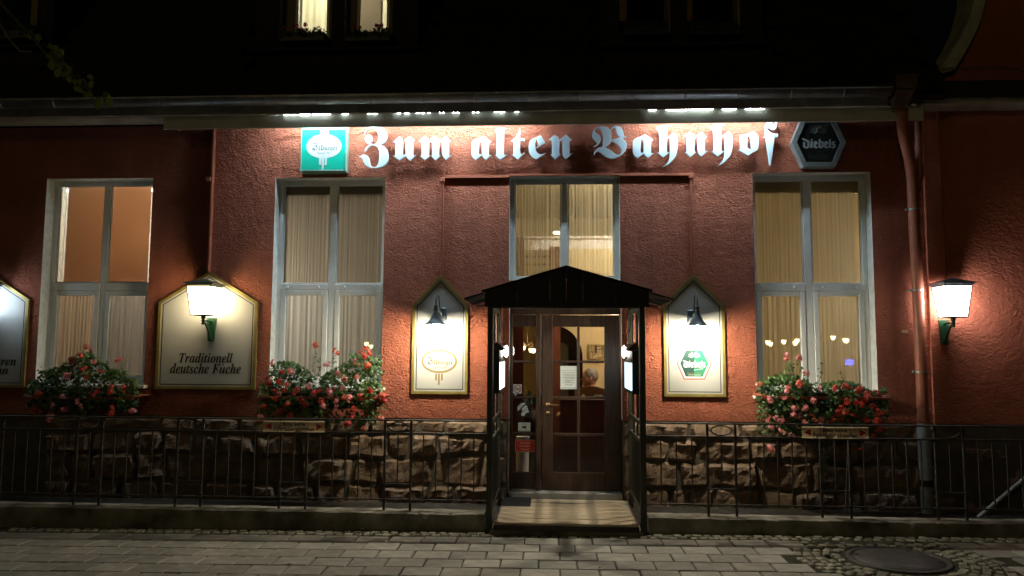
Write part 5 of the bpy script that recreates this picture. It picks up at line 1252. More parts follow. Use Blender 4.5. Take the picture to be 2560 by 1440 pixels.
for ch, fm in seq:
    cs = []
    for c in LT[ch]:
        q = []
        for a, b in catmull(c, 6):
            p = P(*fm(a, b), LY); q.append((p.x, p.z))
        cs.append(q)
    ob = outline(cs, .011, .0035)
    ob.data.offset = -.003
    mb = curve_to_mb(ob, lambda c: (c.x, LY - c.z, c.y))
    L_ = mb.build('letter', M_letter, nm)
    v = mb.v; xm = sum(p[0] for p in v) / len(v); zm = sum(p[2] for p in v) / len(v)
    m = MB(); m.tube([(xm, LY + .008, zm + .05), (xm, -.001, zm + .05)], .007, 6); m.build('stand_off', M_black, L_)

# ------------------------------------------------------------------ wall lanterns
def lantern(px, pyt, pyb, e, m_metal, wall_y, label, side):
    """px: centre column of the front pane; pyt / pyb: rows of the pane top and bottom"""
    yc = -.24; yfz = yc - .12
    q = P(px, (pyt + pyb) / 2, yfz); xc = q.x; zt, zb = Z(pyt, px, yfz), Z(pyb, px, yfz)
    a, b = .135, .098                      # half widths, top and bottom
    t = thing('wall_lantern', (xc, wall_y, zb - .22), label, 'lantern')
    def ringp(h, z): return [Vector((xc - h, yc - h, z)), Vector((xc + h, yc - h, z)), Vector((xc + h, yc + h, z)), Vector((xc - h, yc + h, z))]
    T, Bq = ringp(a, zt), ringp(b, zb)
    for k in range(4):
        r = (k + 1) % 4; m = MB(); m.quad(Bq[k], Bq[r], T[r], T[k]); m.build('glass_pane', e, t)
        n = (T[k] - Vector((xc, yc, T[k].z))).normalized() * .004
        m = MB(); m.tube([Bq[k] + n, T[k] + n], .0065, 6); m.build('corner_bar', m_metal, t)
    m = MB()
    for hh, z0, z1 in ((a + .006, zt, zt + .018), (a + .022, zt + .018, zt + .034)): m.box(xc - hh, xc + hh, yc - hh, yc + hh, z0, z1, .003)
    k = len(m.v); R = ringp(a + .036, zt + .034); R2 = ringp(a + .036, zt + .042)
    m.add(R + R2 + [Vector((xc, yc, zt + .10))], [(3, 2, 1, 0), (0, 1, 5, 4), (1, 2, 6, 5), (2, 3, 7, 6), (3, 0, 4, 7), (4, 5, 8), (5, 6, 8), (6, 7, 8), (7, 4, 8)])
    m.build('cap', m_metal, t)
    m = MB(); m.box(xc - b - .008, xc + b + .008, yc - b - .008, yc + b + .008, zb - .014, zb - .001, .003); m.build('base_plate', M_lampcap, t)
    m = MB(); m.lathe([(.001, -.115), (.016, -.115), (.022, -.1), (.012, -.09), (.024, -.07), (.014, -.055), (.03, -.035), (.02, -.025), (.045, -.014)], (xc, yc, zb), 14); m.build('stem', M_lampgreen, t)
    m = MB(); m.prism([(xc - .035, zb - .30), (xc + .035, zb - .30), (xc + .055, zb - .03), (xc - .055, zb - .03)], wall_y - .022, wall_y - .002); normals(m.build('wall_plate', M_lampgreen, t))
    m = MB(); pts_ = [(xc, yc, zb - .085)] + [(xc, yc + (wall_y - .02 - yc) * s, zb - .085 - .19 * (1 - math.cos(s * math.pi / 2)) ) for s in (.2, .4, .6, .8, 1)]
    m.tube(pts_, .013, 8); m.tube([(xc, yc, zb - .07), (xc, (yc + wall_y) / 2, zb - .06), (xc, wall_y - .02, zb - .075)], .012, 8); m.build('bracket_arm', M_lampgreen, t)
    return t
lantern(497.5, 716, 785, E_lant_warm, M_lampcap, -.021, 'lit wall lantern with warm glass on the Traditionell deutsche Küche board', 1)
lantern(2396, 715, 790, E_lant_cool, M_lampgrey, -RW - .001, 'lit wall lantern with white glass on the plain wall at the right', -1)
lantern(-72, 712, 783, E_lant_far, M_lampcap, -.021, 'lit wall lantern on the cut-off board beyond the left edge', 1)

# ------------------------------------------------------------------ goose-neck lamps
def gooseneck(pxs, pyb, pym, pxm, pya, label, mirror):
    ys = -.42
    s = P(pxs, pyb, ys); zb = s.z; xs = s.x; w = P(pxm, pym, -.03); zA = Z(pya, (pxs + pxm) / 2, -.30)
    t = thing('gooseneck_lamp', (w.x, -.03, w.z), label, 'wall lamp', 'goose-neck lamps over the narrow boards')
    m = MB(); R = .115; hgt = .155
    prof = [(R, 0), (R * .985, .006), (R * .80, .022), (R * .58, .05), (R * .40, .085), (R * .27, .12), (R * .20, hgt)]
    inn = [(r - .004, h - .004) for r, h in prof][::-1]
    m.lathe(prof + inn[:-1] + [(R - .003, -.001)], (xs, ys, zb), 28); m.build('bell_shade', M_lampgrey, t)
    m = MB(); m.lathe([(.001, 0), (.024, 0), (.03, .012), (.02, .02), (.02, .04), (.028, .048), (.014, .06), (.001, .062)], (xs, ys, zb + hgt - .003), 14); m.build('shade_holder', M_lampgrey, t)
    z0 = zb + hgt + .055; pts_ = [(xs, ys, z0), (xs, ys, zA - .07)]
    for k in range(1, 9):
        a = math.pi * k / 8; pts_.append((xs + (w.x - xs) * (k / 8) * .6, ys + .085 * (1 - math.cos(a)), zA - .07 + .07 * math.sin(a)))
    pts_ += [(xs + (w.x - xs) * .8, ys + .20, w.z + .05), (w.x, ys + .26, w.z), (w.x, -.10, w.z - .005), (w.x, -.055, w.z)]
    m = MB(); m.tube(pts_, .0095, 8); m.build('curved_arm', M_lampgrey, t)
    m = MB(); m.box(w.x - .045, w.x + .045, -.056, -.032, w.z - .075, w.z + .075, .008); m.build('wall_plate', M_lampgrey, t)
    m = MB(); m.sphere((xs, ys, zb - .020), .034, 16); m.lathe([(.016, .012), (.016, .06)], (xs, ys, zb), 10); m.build('bulb', E_goose, t)
    dxp = .055 * mirror
    m = MB(); m.tube([(xs + dxp, ys + .1, zb - .015), (xs + dxp * 1.05, ys + .1, zb - .07), (xs + dxp * 1.0, ys + .09, zb - .10), (xs + dxp * .6, ys + .085, zb - .135), (xs + dxp * .4, ys + .085, zb - .15)], .005, 6); m.sphere((xs + dxp * .4, ys + .085, zb - .152), .011, 8); m.build('pull_switch', M_lampgrey, t)
    return t
gooseneck(1089, 811, 786, 1107, 739, 'goose-neck bell lamp over the gold oval board left of the porch', 1)
gooseneck(1744, 815, 792, 1728, 738, 'goose-neck bell lamp over the green hexagon board right of the porch', -1)

# ------------------------------------------------------------------ cable ducts on the wall
def duct(name, parts, boxes, label, depth=.03):
    t = thing(name, (X(parts[0][0], parts[0][1], -.02), -.015, min(Z(p[3], p[2], -.02) for p in parts)), label, 'cable duct')
    for a, b, c, d, w in parts:
        p, q = P(a, b, -.02), P(c, d, -.02); m = MB()
        if abs(p.x - q.x) < abs(p.z - q.z): xm = (p.x + q.x) / 2; m.box(xm - w / 2, xm + w / 2, -depth, -.001, min(p.z, q.z), max(p.z, q.z), .003)
        else: zm = (p.z + q.z) / 2; m.box(p.x, q.x, -depth, -.001, zm - w / 2, zm + w / 2, .003)
        m.build('duct', M_conduit, t)
    for a, b, s in boxes:
        p = P(a, b, -.02); m = MB(); m.box(p.x - s / 2, p.x + s / 2, -depth - .014, -.002, p.z - s / 2, p.z + s / 2, .006); m.build('junction_box', M_conduit, t)
    return t
duct('cable_duct', [(537, 322, 524, 681, .022)], [(526, 450, .06)], 'painted cable duct running down to the lantern on the wide left board', .06)
duct('cable_duct', [(1112, 444, 1272, 440, .032), (1272, 438.5, 1550, 435.5, .022), (1550, 437, 1722, 436, .032), (1106, 452, 1106, 688, .017), (1728, 448, 1730, 686, .017)], [(1106, 450, .055), (1728, 440, .06)], 'painted cable duct framing the window above the porch and feeding both goose-neck lamps', .03)
t = thing('lamp_cable', (X(2360, 690, -RW), -RW - .01, Z(700, 2362, -RW)), 'thin painted cable running down the wall to the right-hand lantern', 'cable')
p, q = P(2343, 270, -RW - .01), P(2365, 702, -RW - .01)
m = MB(); m.tube([(p.x, -RW - .008, p.z), ((p.x + q.x) / 2 + .004, -RW - .008, (p.z + q.z) / 2), (q.x, -RW - .008, q.z)], .009, 8); m.build('cable', M_conduit, t)
p = P(2262, 829, -.004); m = MB(); m.box(p.x - .033, p.x + .033, -.008, -.001, p.z - .016, p.z + .016, .002); tag(m.build('wall_plate', M_cream), 'tiny cream plate screwed to the wall left of the downpipe', 'plate')

# ------------------------------------------------------------------ rainwater head and downpipes
hyp = -.40
dp = thing('downpipe', (X(2305, 1100, -.12), -.12, .05), 'terracotta rainwater head and downpipe with a grey lower end', 'downpipe')
h = [P(a, b, hyp) for a, b in [(2224, 196), (2288, 192), (2274, 272), (2242, 280)]]
zt_, zb_ = h[0].z, h[2].z
m = MB()
fx0, fx1, gx0, gx1 = P(2233, 195, hyp).x, P(2288, 192, hyp).x, P(2240, 278, hyp).x, P(2268, 274, hyp).x
zmid = zb_ + .1
def fr(xa, xb, ya, yb_, z): return [(xa, ya, z), (xb, ya, z), (xb, yb_, z), (xa, yb_, z)]
L0, L1, L2 = fr(fx0, fx1, hyp - .06, -.1, zt_), fr(fx0 + .01, fx1 - .01, hyp - .055, -.12, zt_ - .10), fr(gx0, gx1, hyp + .03, -.20, zb_)
vs = L0 + L1 + L2
m.add(vs, [(0, 1, 5, 4), (1, 2, 6, 5), (2, 3, 7, 6), (3, 0, 4, 7), (4, 5, 9, 8), (5, 6, 10, 9), (6, 7, 11, 10), (7, 4, 8, 11), (3, 2, 1, 0), (8, 9, 10, 11)])
m.box(fx0 - .012, fx1 + .012, hyp - .072, -.09, zt_ - .004, zt_ + .02, .004)
normals(m.build('rainwater_head', mat('brown_zinc_paint', (0.17, 0.10, 0.06), .5, vary=.2), dp))
PR = .058
path = [(2254, 272, -.31), (2256, 308, -.29), (2260, 340, -.24), (2274, 400, -.16), (2281, 445, -.12), (2284, 520, -.115), (2293, 700, -.115), (2300, 850, -.115), (2308, 1060, -.115)]
pts_ = [P(*q) for q in path]
m = MB(); m.tube(pts_, PR, 18); pp_ = m.build('pipe', M_pipe, dp)
lowx = [P(2308, 1058, -.115), P(2319, 1285, -.115)]
m = MB(); m.tube([lowx[0], (lowx[0].x + .008, -.115, .03)], PR * 1.08, 18); m.build('grey_standpipe', M_pipe_grey, dp)
for px, py in ((2263, 354), (2277, 435), (2286, 531), (2297, 757), (2302, 815), (2307, 1050)):
    q = min(range(len(pts_) - 1), key=lambda i: abs((pts_[i].z + pts_[i + 1].z) / 2 - Z(py, px, -.13))); a_, b_ = pts_[q], pts_[q + 1]; zz = Z(py, px, -.13)
    k = max(0, min(1, (zz - a_.z) / (b_.z - a_.z))); c = a_ + (b_ - a_) * k; d_ = (b_ - a_).normalized() * .012
    m = MB(); m.tube([c - d_, c + d_], PR + .005, 18); m.build('pipe_joint', M_pipe, dp)
for px, py in ((2281, 524), (2293, 726), (2303, 930)):
    c = P(px, py, -.115); c.x = pts_[5].x + (pts_[8].x - pts_[5].x) * (py - 520) / 540
    m = MB(); m.tube([(c.x, -.115, c.z - .008), (c.x, -.115, c.z + .008)], PR + .006, 18); m.box(c.x - PR - .03, c.x - PR + .005, -.13, -.10, c.z - .012, c.z + .012, .002); m.box(c.x - .01, c.x + .01, -.06, -.001, c.z - .01, c.z + .01); m.build('pipe_clamp', M_steel, dp)
m = MB(); m.tube([(lowx[0].x + .006, -.115, .33), (lowx[0].x + .006, -.115, .40)], PR * 1.17, 18); m.build('standpipe_collar', M_black, dp)
sp = thing('branch_pipe', (X(2300, 440, -.09), -.09, Z(452, 2300, -.09)), 'short pinkish pipe joining the downpipe from the right-hand gutter', 'downpipe')
m = MB(); m.tube([P(2294, 296, -.10), P(2298, 400, -.10), P(2301, 436, -.10), P(2292, 462, -.11)], .038, 14); m.build('pipe', M_pipe, sp)

# ------------------------------------------------------------------ low walls and iron railings
FY = -.93
KZ = .155
def low_wall(xa, xb, label, zl, zr):
    t = thing('low_wall', ((xa + xb) / 2, FY, 0), label, 'low wall')
    n = int((xb - xa) / .035); m = MB(); y0, y1 = -1.045, -.815
    prof = [(y0, -.1), (y0, .05), (y0, .115), (y0 + .006, .148), (y0 + .03, .155), (y0 + .11, .156), (y1 - .03, .156), (y1, .15), (y1, -.1)]
    vs = []
    chips = [(ru(xa, xb), ru(.05, .22), ru(.3, 1)) for k in range(int((xb - xa) * 1.3))]
    for i in range(n + 1):
        x = xa + (xb - xa) * i / n
        zt = zl + (zr - zl) * i / n - .155
        ch = max([0] + [c[2] * max(0, 1 - abs(x - c[0]) / c[1]) for c in chips]) * (0.5 + noise.noise(Vector((x * 22, 3, 0))))
        for k, (y, z) in enumerate(prof):
            nn = noise.noise(Vector((x * 7, y * 9, z * 9))) * .006 + noise.noise(Vector((x * 31, y * 20, z * 20))) * .003
            dy = dz_ = 0
            if k in (2, 3, 4): dy = max(0, ch) * (.03 if k != 2 else .012); dz_ = -max(0, ch) * (.022 if k != 2 else .03)
            vs.append((x, y + nn + dy, z + zt * (z > 0) + nn + dz_))
    K = len(prof)
    m.add(vs, [(i * K + k, (i + 1) * K + k, (i + 1) * K + k + 1, i * K + k + 1) for i in range(n) for k in range(K - 1)] + [list(range(K))[::-1], [n * K + k for k in range(K)]])
    o = normals(m.build('coping_block', M_kerb, t)); return t
wl_x1 = X(1210, 1290, -1.04); wr_x0 = X(1622, 1300, -1.04)
low_wall(-7, wl_x1, 'low worn concrete wall with chipped edge left of the porch, carrying the railing', .155, .155)
low_wall(wr_x0, 7, 'low worn concrete wall with chipped edge right of the porch, carrying the railing', .155, .155)
zr_t, zr_m, zr_b = 1.045, .915, .262
RAIL_LEFT = [(-60, 7), (193, 256), (445, 508), (703, 768), (963, 1028)]
RAIL_RIGHT = [(1768, 1838), (2050, 2122), (2337, 2408), (2622, 2695)]
def railing(pairs, xa, xb, label, no_ring):
    t = thing('iron_railing', ((xa + xb) / 2, FY, KZ), label, 'railing')
    pr_ = [(X(a, 1085, FY), X(b, 1085, FY)) for a, b in pairs]
    m = MB(); m.box(xa, xb, FY - .021, FY + .021, zr_t - .008, zr_t + .008, .004); m.build('top_rail', M_iron, t)
    m = MB(); m.box(xa, xb, FY - .012, FY + .012, zr_m - .009, zr_m + .009, .003); m.build('middle_rail', M_iron, t)
    m = MB(); m.box(xa, xb, FY - .011, FY + .011, zr_b - .008, zr_b + .008, .003); m.build('bottom_rail', M_iron, t)
    def bar(x, z0, z1, w, nm):
        m = MB(); m.box(x - w, x + w, FY - w - .0007, FY + w + .0007, z0, z1, .002); m.build(nm, M_iron, t)
    for k, (a, b) in enumerate(pr_):
        for x in (a, b): bar(x, .13, zr_t - .009, .0112, 'post')
        c = (a + b) / 2
        bar(c, .42, zr_m - .010, .0062, 'baluster')
        m = MB(); m.box(a + .0135, b - .0135, FY - .007, FY + .007, .405, .419, .002); m.build('cross_bar', M_iron, t)
        if k not in no_ring:
            zc = (zr_t + zr_m) / 2; hw, hh = (b - a) / 2 - .028, .046
            P8 = [(-1, 0), (-.72, .62), (-.3, 1), (.3, 1), (.72, .62), (1, 0), (.72, -.62), (.3, -1), (-.3, -1), (-.72, -.62), (-1, 0)]
            m = MB(); m.tube([(c + hw * u, FY, zc + hh * v) for u, v in P8], .0085, 6); m.build('oval_ring', M_iron, t)
            m = MB(); m.box(a + .0135, c - hw - .006, FY - .006, FY + .006, zc - .006, zc + .006); m.box(c + hw + .006, b - .0135, FY - .006, FY + .006, zc - .006, zc + .006); m.box(c - .006, c + .006, FY - .006, FY + .006, zc + hh + .006, zr_t - .009); m.box(c - .006, c + .006, FY - .006, FY + .006, zr_m + .0095, zc - hh - .006); m.build('ring_pin', M_iron, t)
    gaps_ = [(pr_[k][1], pr_[k + 1][0]) for k in range(len(pr_) - 1)]
    if xa < pr_[0][0] - .2: gaps_.append((xa, pr_[0][0]))
    if xb > pr_[-1][1] + .2: gaps_.append((pr_[-1][1], xb))
    for a, b in gaps_:
        n = max(1, round((b - a) / .137))
        for q in range(1, n): bar(a + (b - a) * q / n, zr_b + .009, zr_m - .010, .0062, 'baluster')
    return t
railing(RAIL_LEFT, -6.8, X(1217, 1085, FY), 'dark iron railing with oval rings left of the porch', (3,))
railing(RAIL_RIGHT, X(1613, 1085, FY), 6.9, 'dark iron railing with oval rings right of the porch', (1,))
M_cream_thin = leafmat('thin_cream_plastic', (0.80, 0.68, 0.46))
M_cream_thin.node_tree.nodes['Mix Shader'].inputs[0].default_value = .7
M_cream_thin.node_tree.nodes['Translucent BSDF'].inputs[0].default_value = (0.92, 0.80, 0.55, 1)
def no_bikes(px0, px1, label):
    y = FY - .036
    x0, x1 = X(px0, 1065, y), X(px1, 1065, y); z0, z1 = zr_m + .004, zr_t - .016
    t = thing('no_bicycles_sign', ((x0 + x1) / 2, y, z0), label, 'sign')
    m = MB(); m.quad((x0, y, z0), (x1, y, z0), (x1, y, z1), (x0, y, z1)); m.build('plate', M_cream_thin, t)
    cx, cz, w, h = (x0 + x1) / 2, (z0 + z1) / 2, x1 - x0, z1 - z0
    text('Bitte keine', cx, y - .001, cz + h * .22, width=w * .36, height=h * .36, bold=.018).build('lettering', M_ink, t)
    text('Fahrräder abstellen', cx, y - .001, cz - h * .24, width=w * .655, height=h * .44, bold=.018).build('lettering', M_ink, t)
    for s in (-1, 1):
        m = MB(); q = [(cx + s * w * .365, cz - h * .30), (cx + s * w * .468, cz), (cx + s * w * .365, cz + h * .30)]
        m.prism(q if s > 0 else q[::-1], y - .001, y - .0002); normals(m.build('red_arrow', M_red, t))
    for s in (-1, 1):
        m = MB(); m.tube([(cx + s * w * .22, y - .003, z0 + .01), (cx + s * w * .222, y - .004, cz), (cx + s * w * .22, y - .003, z1 + .002)], .0018, 5); m.build('wire_tie', M_iron, t)
no_bikes(658, 812, 'cream no-bicycles sign with red arrows on the left railing')
no_bikes(2004, 2171, 'cream no-bicycles sign with red arrows on the right railing')
a, b = P(2452, 1288, -.5), P(2580, 1180, -.35)
d_ = (b - a); t = MB(); t.tube([a - d_ * .05, b + d_ * 1.2], .02, 10); tag(t.build('leaning_pole', M_pipe_grey), 'pale grey pole leaning behind the railing at the right edge', 'pole')
t = MB(); t.tube([P(2120, 1112, -.7), P(2114, 1284, -.75)], .007, 6); tag(t.build('thin_rod', M_iron), 'thin rod standing behind the right railing below the no-bicycles sign', 'rod')

# ------------------------------------------------------------------ geranium boxes
def leaf_mesh(mb, c, nrm, up, s, mi):
    n = nrm.normalized(); a = n.cross(up)
    if a.length < .01: a = n.cross(Vector((1, 0, 0)))
    a.normalize(); b = a.cross(n)
    mb.mi = mi
    P5 = [(0, -.35), (.55, -.5), (.75, .15), (.35, .35), (0, .95), (-.35, .35), (-.75, .15), (-.55, -.5)]
    k = len(mb.v)
    vs = [c + (a * u + b * v) * s + n * (-.18 * s * (u * u + v * v)) for u, v in P5]
    mb.add([c + n * s * .05] + vs, [(0, 1, 2, 3), (0, 3, 4, 5), (0, 5, 6, 7), (0, 7, 8, 1)])
FL = []
for v in range(7):
    m = MB(); R = ru(.026, .040); random.seed(100 + v)
    for k in range(random.randint(7, 11)):
        d = Vector((random.gauss(0, 1), -abs(random.gauss(0, 1)) - .1, random.gauss(0, .8))).normalized(); c = d * R * ru(.55, 1.0)
        c.z *= .75
        a0 = d.cross(Vector((.3, .1, 1))).normalized(); b0 = a0.cross(d)
        for q in range(5):
            an = 2 * math.pi * q / 5 + ru(-.2, .2); e = a0 * math.cos(an) + b0 * math.sin(an); s = e.cross(d)
            l = ru(.012, .021); w = ru(.004, .0075); m.mi = 0 if rnd() < .7 else 1
            m.add([c, c + e * l * .6 + s * w, c + e * l + d * .003, c + e * l * .6 - s * w], [(0, 1, 2, 3)])
    FL.append(m)
def flower_mesh(m, pa, pb): return m.mesh('flower_head', [PETALS[pa], PETALS[pb]])
FM = {c: [flower_mesh(m, *c) for m in FL] for c in ((0, 1), (1, 0), (2, 1), (3, 0), (2, 2))}
def geranium(px0, px1, pt, pb, seed, label, nleaf, flowers, wisps, top_profile, trail=()):
    random.seed(seed)
    yc = -.23
    x0, x1 = X(px0, 950, yc), X(px1, 950, yc); zc = Z(pb, (px0 + px1) / 2, yc); mid = (x0 + x1) / 2
    zp = Z(990, (px0 + px1) / 2, yc)
    t = thing('geranium_box', (mid, yc, zp - .16), label, 'flower box', 'geranium boxes under the windows')
    m = MB(); m.box(x0 + .18, x1 - .18, -.32, -.14, zp - .13, zp + .04, .01); m.build('planter', M_planter, t)
    m = MB()
    for xx in (x0 + .02, x1 - .02): m.box(xx - .03, xx + .05, -.34, -.003, zp - .002, zp + .014, .003)
    m.box(x0 - .0, x1 + .02, -.345, -.33, zp - .03, zp + .0, .003); m.build('iron_bracket', M_conduit, t)
    ztop = lambda u: top_profile(u)
    f = MB(); pts = []
    for k in range(nleaf):
        u = rnd(); 
        zt = Z(pt + (ztop(u)) * (pb - pt), px0 + (px1 - px0) * u, yc); zb_ = zc + .10 * (abs(u - .5) * 2) ** 2 * .6 + ru(0, .06)
        w = rnd() ** .8; z = zb_ + (zt - zb_) * w
        r = .17 * math.sqrt(max(0.05, 1 - (2 * w - .85) ** 2 * .6)) * (1 - .4 * abs(2 * u - 1) ** 4)
        ang = ru(-1.9, 1.9); rr = r * (rnd() ** .35)
        y = yc - rr * math.cos(ang); x = x0 + (x1 - x0) * u + rr * math.sin(ang) * .5
        clump = noise.noise(Vector((x * 7, y * 7, z * 7)) + Vector((seed, 0, 0)))
        if clump < -.22 and rnd() < .75: continue
        y = min(y, -.03)
        nrm = Vector((math.sin(ang) * .6 + ru(-.7, .7), -math.cos(ang) + ru(-.6, .5), ru(-.2, 1.1)))
        mi = 0 if clump > 0 else 1
        if rnd() < .18: mi = 2 if clump > .1 else 0
        leaf_mesh(f, Vector((x, y, z)), nrm, Vector((ru(-.6, .6), ru(-.3, .3), 1)), ru(.016, .034), mi)
    f.mi = 3
    for k in range(70):
        u = rnd(); x = x0 + (x1 - x0) * u; zt = Z(pt + ztop(u) * (pb - pt), px0 + (px1 - px0) * u, yc)
        a = Vector((x, yc + ru(-.06, .06), zp)); b = Vector((x + ru(-.15, .15), yc + ru(-.18, .08), ru(zc, zt)))
        f.tube([a, (a + b) / 2 + Vector((ru(-.03, .03), ru(-.05, 0), .04)), b], .0022, 4, False)
    for px_, py_, h in wisps:
        b = P(px_, py_, yc - .03); a = Vector((b.x + ru(-.06, .06), yc, b.z - h)); f.mi = 3
        mid_ = (a + b) / 2 + Vector((ru(-.04, .04), 0, .02)); f.tube([a, mid_, b], .0022, 4, False)
        for q in range(9):
            k = rnd(); c = a.lerp(b, k) + Vector((ru(-.03, .03), ru(-.03, .03), ru(-.015, .02))); leaf_mesh(f, c, Vector((ru(-1, 1), -1, ru(-.3, 1))), Vector((ru(-.6, .6), 0, 1)), ru(.012, .024), 0 if rnd() < .5 else 1)
    for px_, py0, py1 in trail:
        a, b = P(px_, py0, yc - .12), P(px_ + ru(-8, 8), py1, yc - .14); f.mi = 3; f.tube([a, (a + b) / 2 + Vector((ru(-.03, .03), -.02, 0)), b], .002, 4, False)
        for q in range(int((py1 - py0) / 5)):
            c = a.lerp(b, rnd()) + Vector((ru(-.025, .025), ru(-.03, .03), 0)); leaf_mesh(f, c, Vector((ru(-1, 1), -1, ru(-.3, .8))), Vector((ru(-.6, .6), 0, -1)), ru(.012, .022), 1)
    f.build('foliage', LEAVES, t, kind='stuff')
    for px_, py_, col in flowers:
        for q in range(1 if rnd() < .35 else 2):
            p_ = P(px_ + ru(-6, 6) * q, py_ + ru(-6, 6) * q, yc - ru(.10, .19)); me = random.choice(FM[col])
            o = bpy.data.objects.new('flower_head', me); C.objects.link(o); o.parent = t; o.location = p_ - t.location
            o.rotation_euler = (ru(-.5, .3), ru(-3, 3), ru(-.5, .5)); s = ru(.95, 1.35); o.scale = (s, s, s)
    return t
R_, O_, K_, D_, F_ = (0, 1), (1, 0), (2, 1), (3, 0), (2, 2)
def sc(ox, oy, s, L): return [(ox + a / s, oy + b / s, c) for a, b, c in L]
fl2 = sc(640, 840, 5.538, [(845, 115, O_), (240, 365, O_), (1110, 212, O_), (1530, 165, R_), (1490, 262, R_), (1555, 225, R_), (1390, 355, K_), (1560, 410, O_), (965, 395, K_), (365, 500, R_), (480, 490, K_), (170, 580, D_), (335, 630, R_), (420, 670, O_), (735, 680, K_), (1130, 525, K_), (1235, 605, O_), (1400, 560, K_), (255, 755, D_), (400, 735, R_), (590, 735, R_), (530, 790, D_), (790, 780, R_), (895, 755, R_), (1030, 755, F_), (1035, 800, F_), (1205, 730, K_), (1580, 760, R_), (255, 850, R_), (650, 900, R_), (700, 935, R_), (620, 880, D_), (430, 950, R_), (905, 905, R_), (940, 970, F_), (1110, 905, K_), (1110, 975, F_), (1220, 850, O_), (1290, 860, K_), (1440, 820, O_), (1460, 870, R_), (1745, 820, O_), (1775, 905, D_), (100, 975, R_), (50, 1110, K_), (480, 1105, R_), (330, 1050, D_), (1355, 1005, R_), (1330, 1110, D_), (1260, 1200, D_), (1750, 1150, K_), (1480, 1280, O_), (1090, 720, K_), (320, 800, K_), (160, 640, D_)])
geranium(658, 954, 872, 1072, 21, 'lush geranium box under the window left of the entrance, bright green with red flowers', 3600, fl2, [(790, 868, .3), (800, 895, .2), (835, 885, .25), (915, 868, .25), (945, 885, .25), (682, 915, .15), (730, 912, .12)], lambda u: .16 + .22 * (1 - abs(math.sin(u * 5.2 + .6))) - .10 * (u > .75) + .18 * (u < .08), trail=[(880, 1040, 1090), (905, 1045, 1085), (935, 1030, 1075), (870, 1060, 1085)])
fl1 = sc(0, 480, 3, [(690, 1187, R_), (600, 1225, R_), (555, 1260, D_), (705, 1270, K_), (890, 1265, K_), (630, 1330, R_), (757, 1338, R_), (660, 1388, R_), (500, 1380, K_), (650, 1160, D_)]) + sc(0, 960, 3, [(835, 25, R_), (840, 55, O_), (925, 20, R_), (950, 72, R_), (285, 80, R_), (475, 95, K_), (395, 152, K_), (575, 130, F_), (620, 165, F_), (495, 195, K_), (840, 180, R_), (835, 215, R_), (850, 195, O_), (985, 200, K_), (380, 235, F_), (690, 80, D_), (730, 65, D_), (265, 190, D_), (850, 235, R_), (370, 255, F_)])
geranium(80, 344, 880, 1046, 22, 'shadowy geranium box with pink and red flowers under the leftmost window', 3000, fl1, [(218, 880, .2), (232, 890, .2), (305, 905, .2), (100, 915, .15), (265, 900, .2), (190, 885, .2)], lambda u: .30 - .30 * math.exp(-((u - .5) / .2) ** 2) + .12 * (u < .1) + .1 * (u > .9))
fl3 = sc(1920, 960, 3, [(385, 30, F_), (505, 35, R_), (575, 10, R_), (670, 45, R_), (740, 75, R_), (820, 70, D_), (330, 115, K_), (140, 55, F_), (120, 100, F_), (30, 130, K_), (205, 180, F_), (190, 230, F_), (240, 235, F_), (280, 180, K_), (60, 250, F_), (5, 270, K_), (100, 285, F_), (275, 285, K_), (395, 265, K_), (400, 300, F_), (595, 130, R_), (655, 130, R_), (700, 155, R_), (785, 165, O_), (545, 175, R_), (585, 210, O_), (635, 230, R_), (545, 262, O_), (480, 270, O_), (720, 255, R_), (735, 270, R_), (810, 220, R_), (860, 210, R_), (810, 280, R_), (25, 320, F_), (110, 360, F_), (180, 390, F_), (10, 475, K_), (795, 395, R_), (690, 485, D_), (830, 340, D_), (150, 15, K_), (230, 10, K_), (740, 120, R_), (520, 215, D_)]) + sc(1920, 480, 3, [(145, 1230, K_), (240, 1245, K_), (285, 1358, K_), (240, 1430, R_), (-60, 1440, K_)])
geranium(1896, 2210, 888, 1100, 23, 'large geranium box with pink flowers at left and red at right under the yellow window', 4200, fl3, [(1982, 900, .2), (1995, 893, .2), (2058, 905, .25), (2100, 922, .2), (1950, 930, .1), (1975, 910, .15), (2020, 925, .12), (1965, 920, .12)], lambda u: .2 + .15 * u + .1 * (1 - abs(math.sin(u * 7))), trail=[(1935, 1060, 1100), (1915, 1050, 1130), (2060, 1080, 1210), (2065, 1090, 1200), (2180, 1060, 1100)])
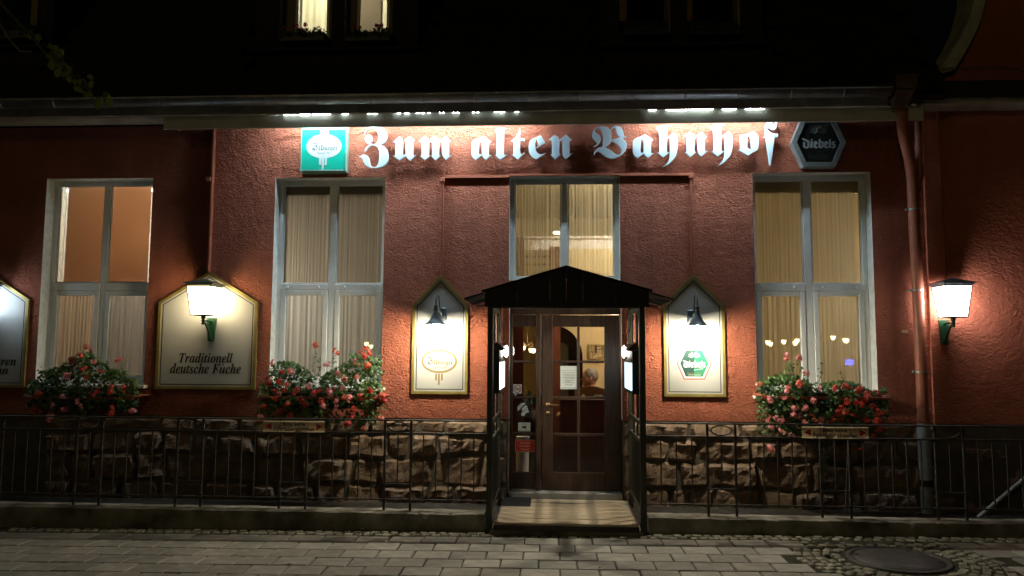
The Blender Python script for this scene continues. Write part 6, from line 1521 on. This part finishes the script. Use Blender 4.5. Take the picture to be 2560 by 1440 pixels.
# flower boxes of the lit dormer
def small_box(px0, px1, pt, pb, label, seed, heads):
    random.seed(seed); yc = .02
    x0, x1, zb, zt = X(px0, 80, yc), X(px1, 80, yc), Z(pb, (px0 + px1) / 2, yc), Z(pt, (px0 + px1) / 2, yc)
    t = thing('dormer_flower_box', ((x0 + x1) / 2, yc, zb - .05), label, 'flower box')
    m = MB(); m.box(x0, x1, yc - .07, yc + .07, zb - .05, zb + .06, .006); m.build('planter', M_planter, t)
    f = MB()
    for k in range(420):
        u = rnd(); x = x0 + (x1 - x0) * u; top_ = zb + (zt - zb) * (.6 + .3 * noise.noise(Vector((x * 9, seed, 0))))
        z = ru(zb, top_); leaf_mesh(f, Vector((x, yc + ru(-.1, .08), z)), Vector((ru(-1, 1), -1, ru(-.4, 1))), Vector((ru(-1, 1), 0, 1)), ru(.014, .028), 1)
    for px_, py_ in heads:
        b = P(px_, py_, yc); f.mi = 3; f.tube([(b.x + ru(-.03, .03), yc, zb), b], .003, 4, False)
    f.build('foliage', LEAVES, t, kind='stuff')
    for px_, py_ in heads:
        b = P(px_, py_, yc); o = bpy.data.objects.new('flower_head', random.choice(FM[D_])); C.objects.link(o); o.parent = t; o.location = b - t.location; o.rotation_euler = (ru(-.4, .4), ru(-3, 3), 0)
small_box(706, 816, 66, 98, 'dark flower box in front of the left window of the lit dormer', 31, [(712, 70), (742, 66), (765, 62), (797, 71), (805, 82), (756, 74), (735, 70)])
small_box(868, 978, 66, 98, 'dark flower box in front of the right window of the lit dormer', 32, [(885, 66), (940, 63), (948, 68), (970, 72), (955, 65), (900, 72)])
small_box(-25, 95, 52, 92, 'dark flower box in front of the dormer at the left edge', 33, [(30, 60)])
small_box(1560, 1668, 45, 82, 'dark flower box in front of the left window of the dark right-hand dormer', 34, [(1563, 52)])
small_box(1722, 1846, 48, 82, 'dark flower box in front of the right window of the dark right-hand dormer', 35, [(1728, 45)])

# ------------------------------------------------------------------ twig of a street tree hanging in from the top left
random.seed(5)
br = thing('tree_branch', P(-60, -120, -3.6), 'blurry mossy tree twig with drooping leaves hanging in at the top left corner', 'branch')
yb_ = -3.6
def BP(px, py, dy=0): return P(px, py, yb_ + dy)
m = MB(); m.tube([BP(-120, -140), BP(0, 5), BP(40, 50), BP(75, 85), BP(110, 130), BP(160, 165), (BP(205, 210)), BP(260, 245)], .012, 8, taper=[1.5, 1.0, .9, .85, .8, .6, .45, .3]); m.build('twig', M_twig, br)
m = MB(); m.tube([BP(-60, -40, .1), BP(0, 60, .1), BP(25, 100, .1), BP(50, 128, .1), BP(78, 130, .1)], .008, 8, taper=[1.2, 1, .9, .8, .6]); m.build('twig', mat('bare_pale_bark', (0.30, 0.25, 0.19), .8), br)
for k in range(46):
    u = rnd(); a, b = (75, 85), (245, 240); px, py = a[0] + (b[0] - a[0]) * u + ru(-14, 26), a[1] + (b[1] - a[1]) * u + ru(-10, 22)
    c = BP(px, py, ru(-.12, .12)); m = MB(); m.sm = True
    d = Vector((ru(-.2, 1), ru(-.5, .5), -ru(.4, 1.3))).normalized(); s = d.cross(Vector((0, -1, .4))).normalized(); l = ru(.045, .08); w = l * .36; n = s.cross(d)
    m.add([c, c + d * l * .35 + s * w + n * .006, c + d * l * .8 + s * w * .6, c + d * l, c + d * l * .8 - s * w * .6, c + d * l * .35 - s * w + n * .006, c + d * l * .5 - n * .006], [(0, 1, 6), (1, 2, 6), (2, 3, 6), (3, 4, 6), (4, 5, 6), (5, 0, 6)])
    m.build('leaf', M_treeleaf, br)
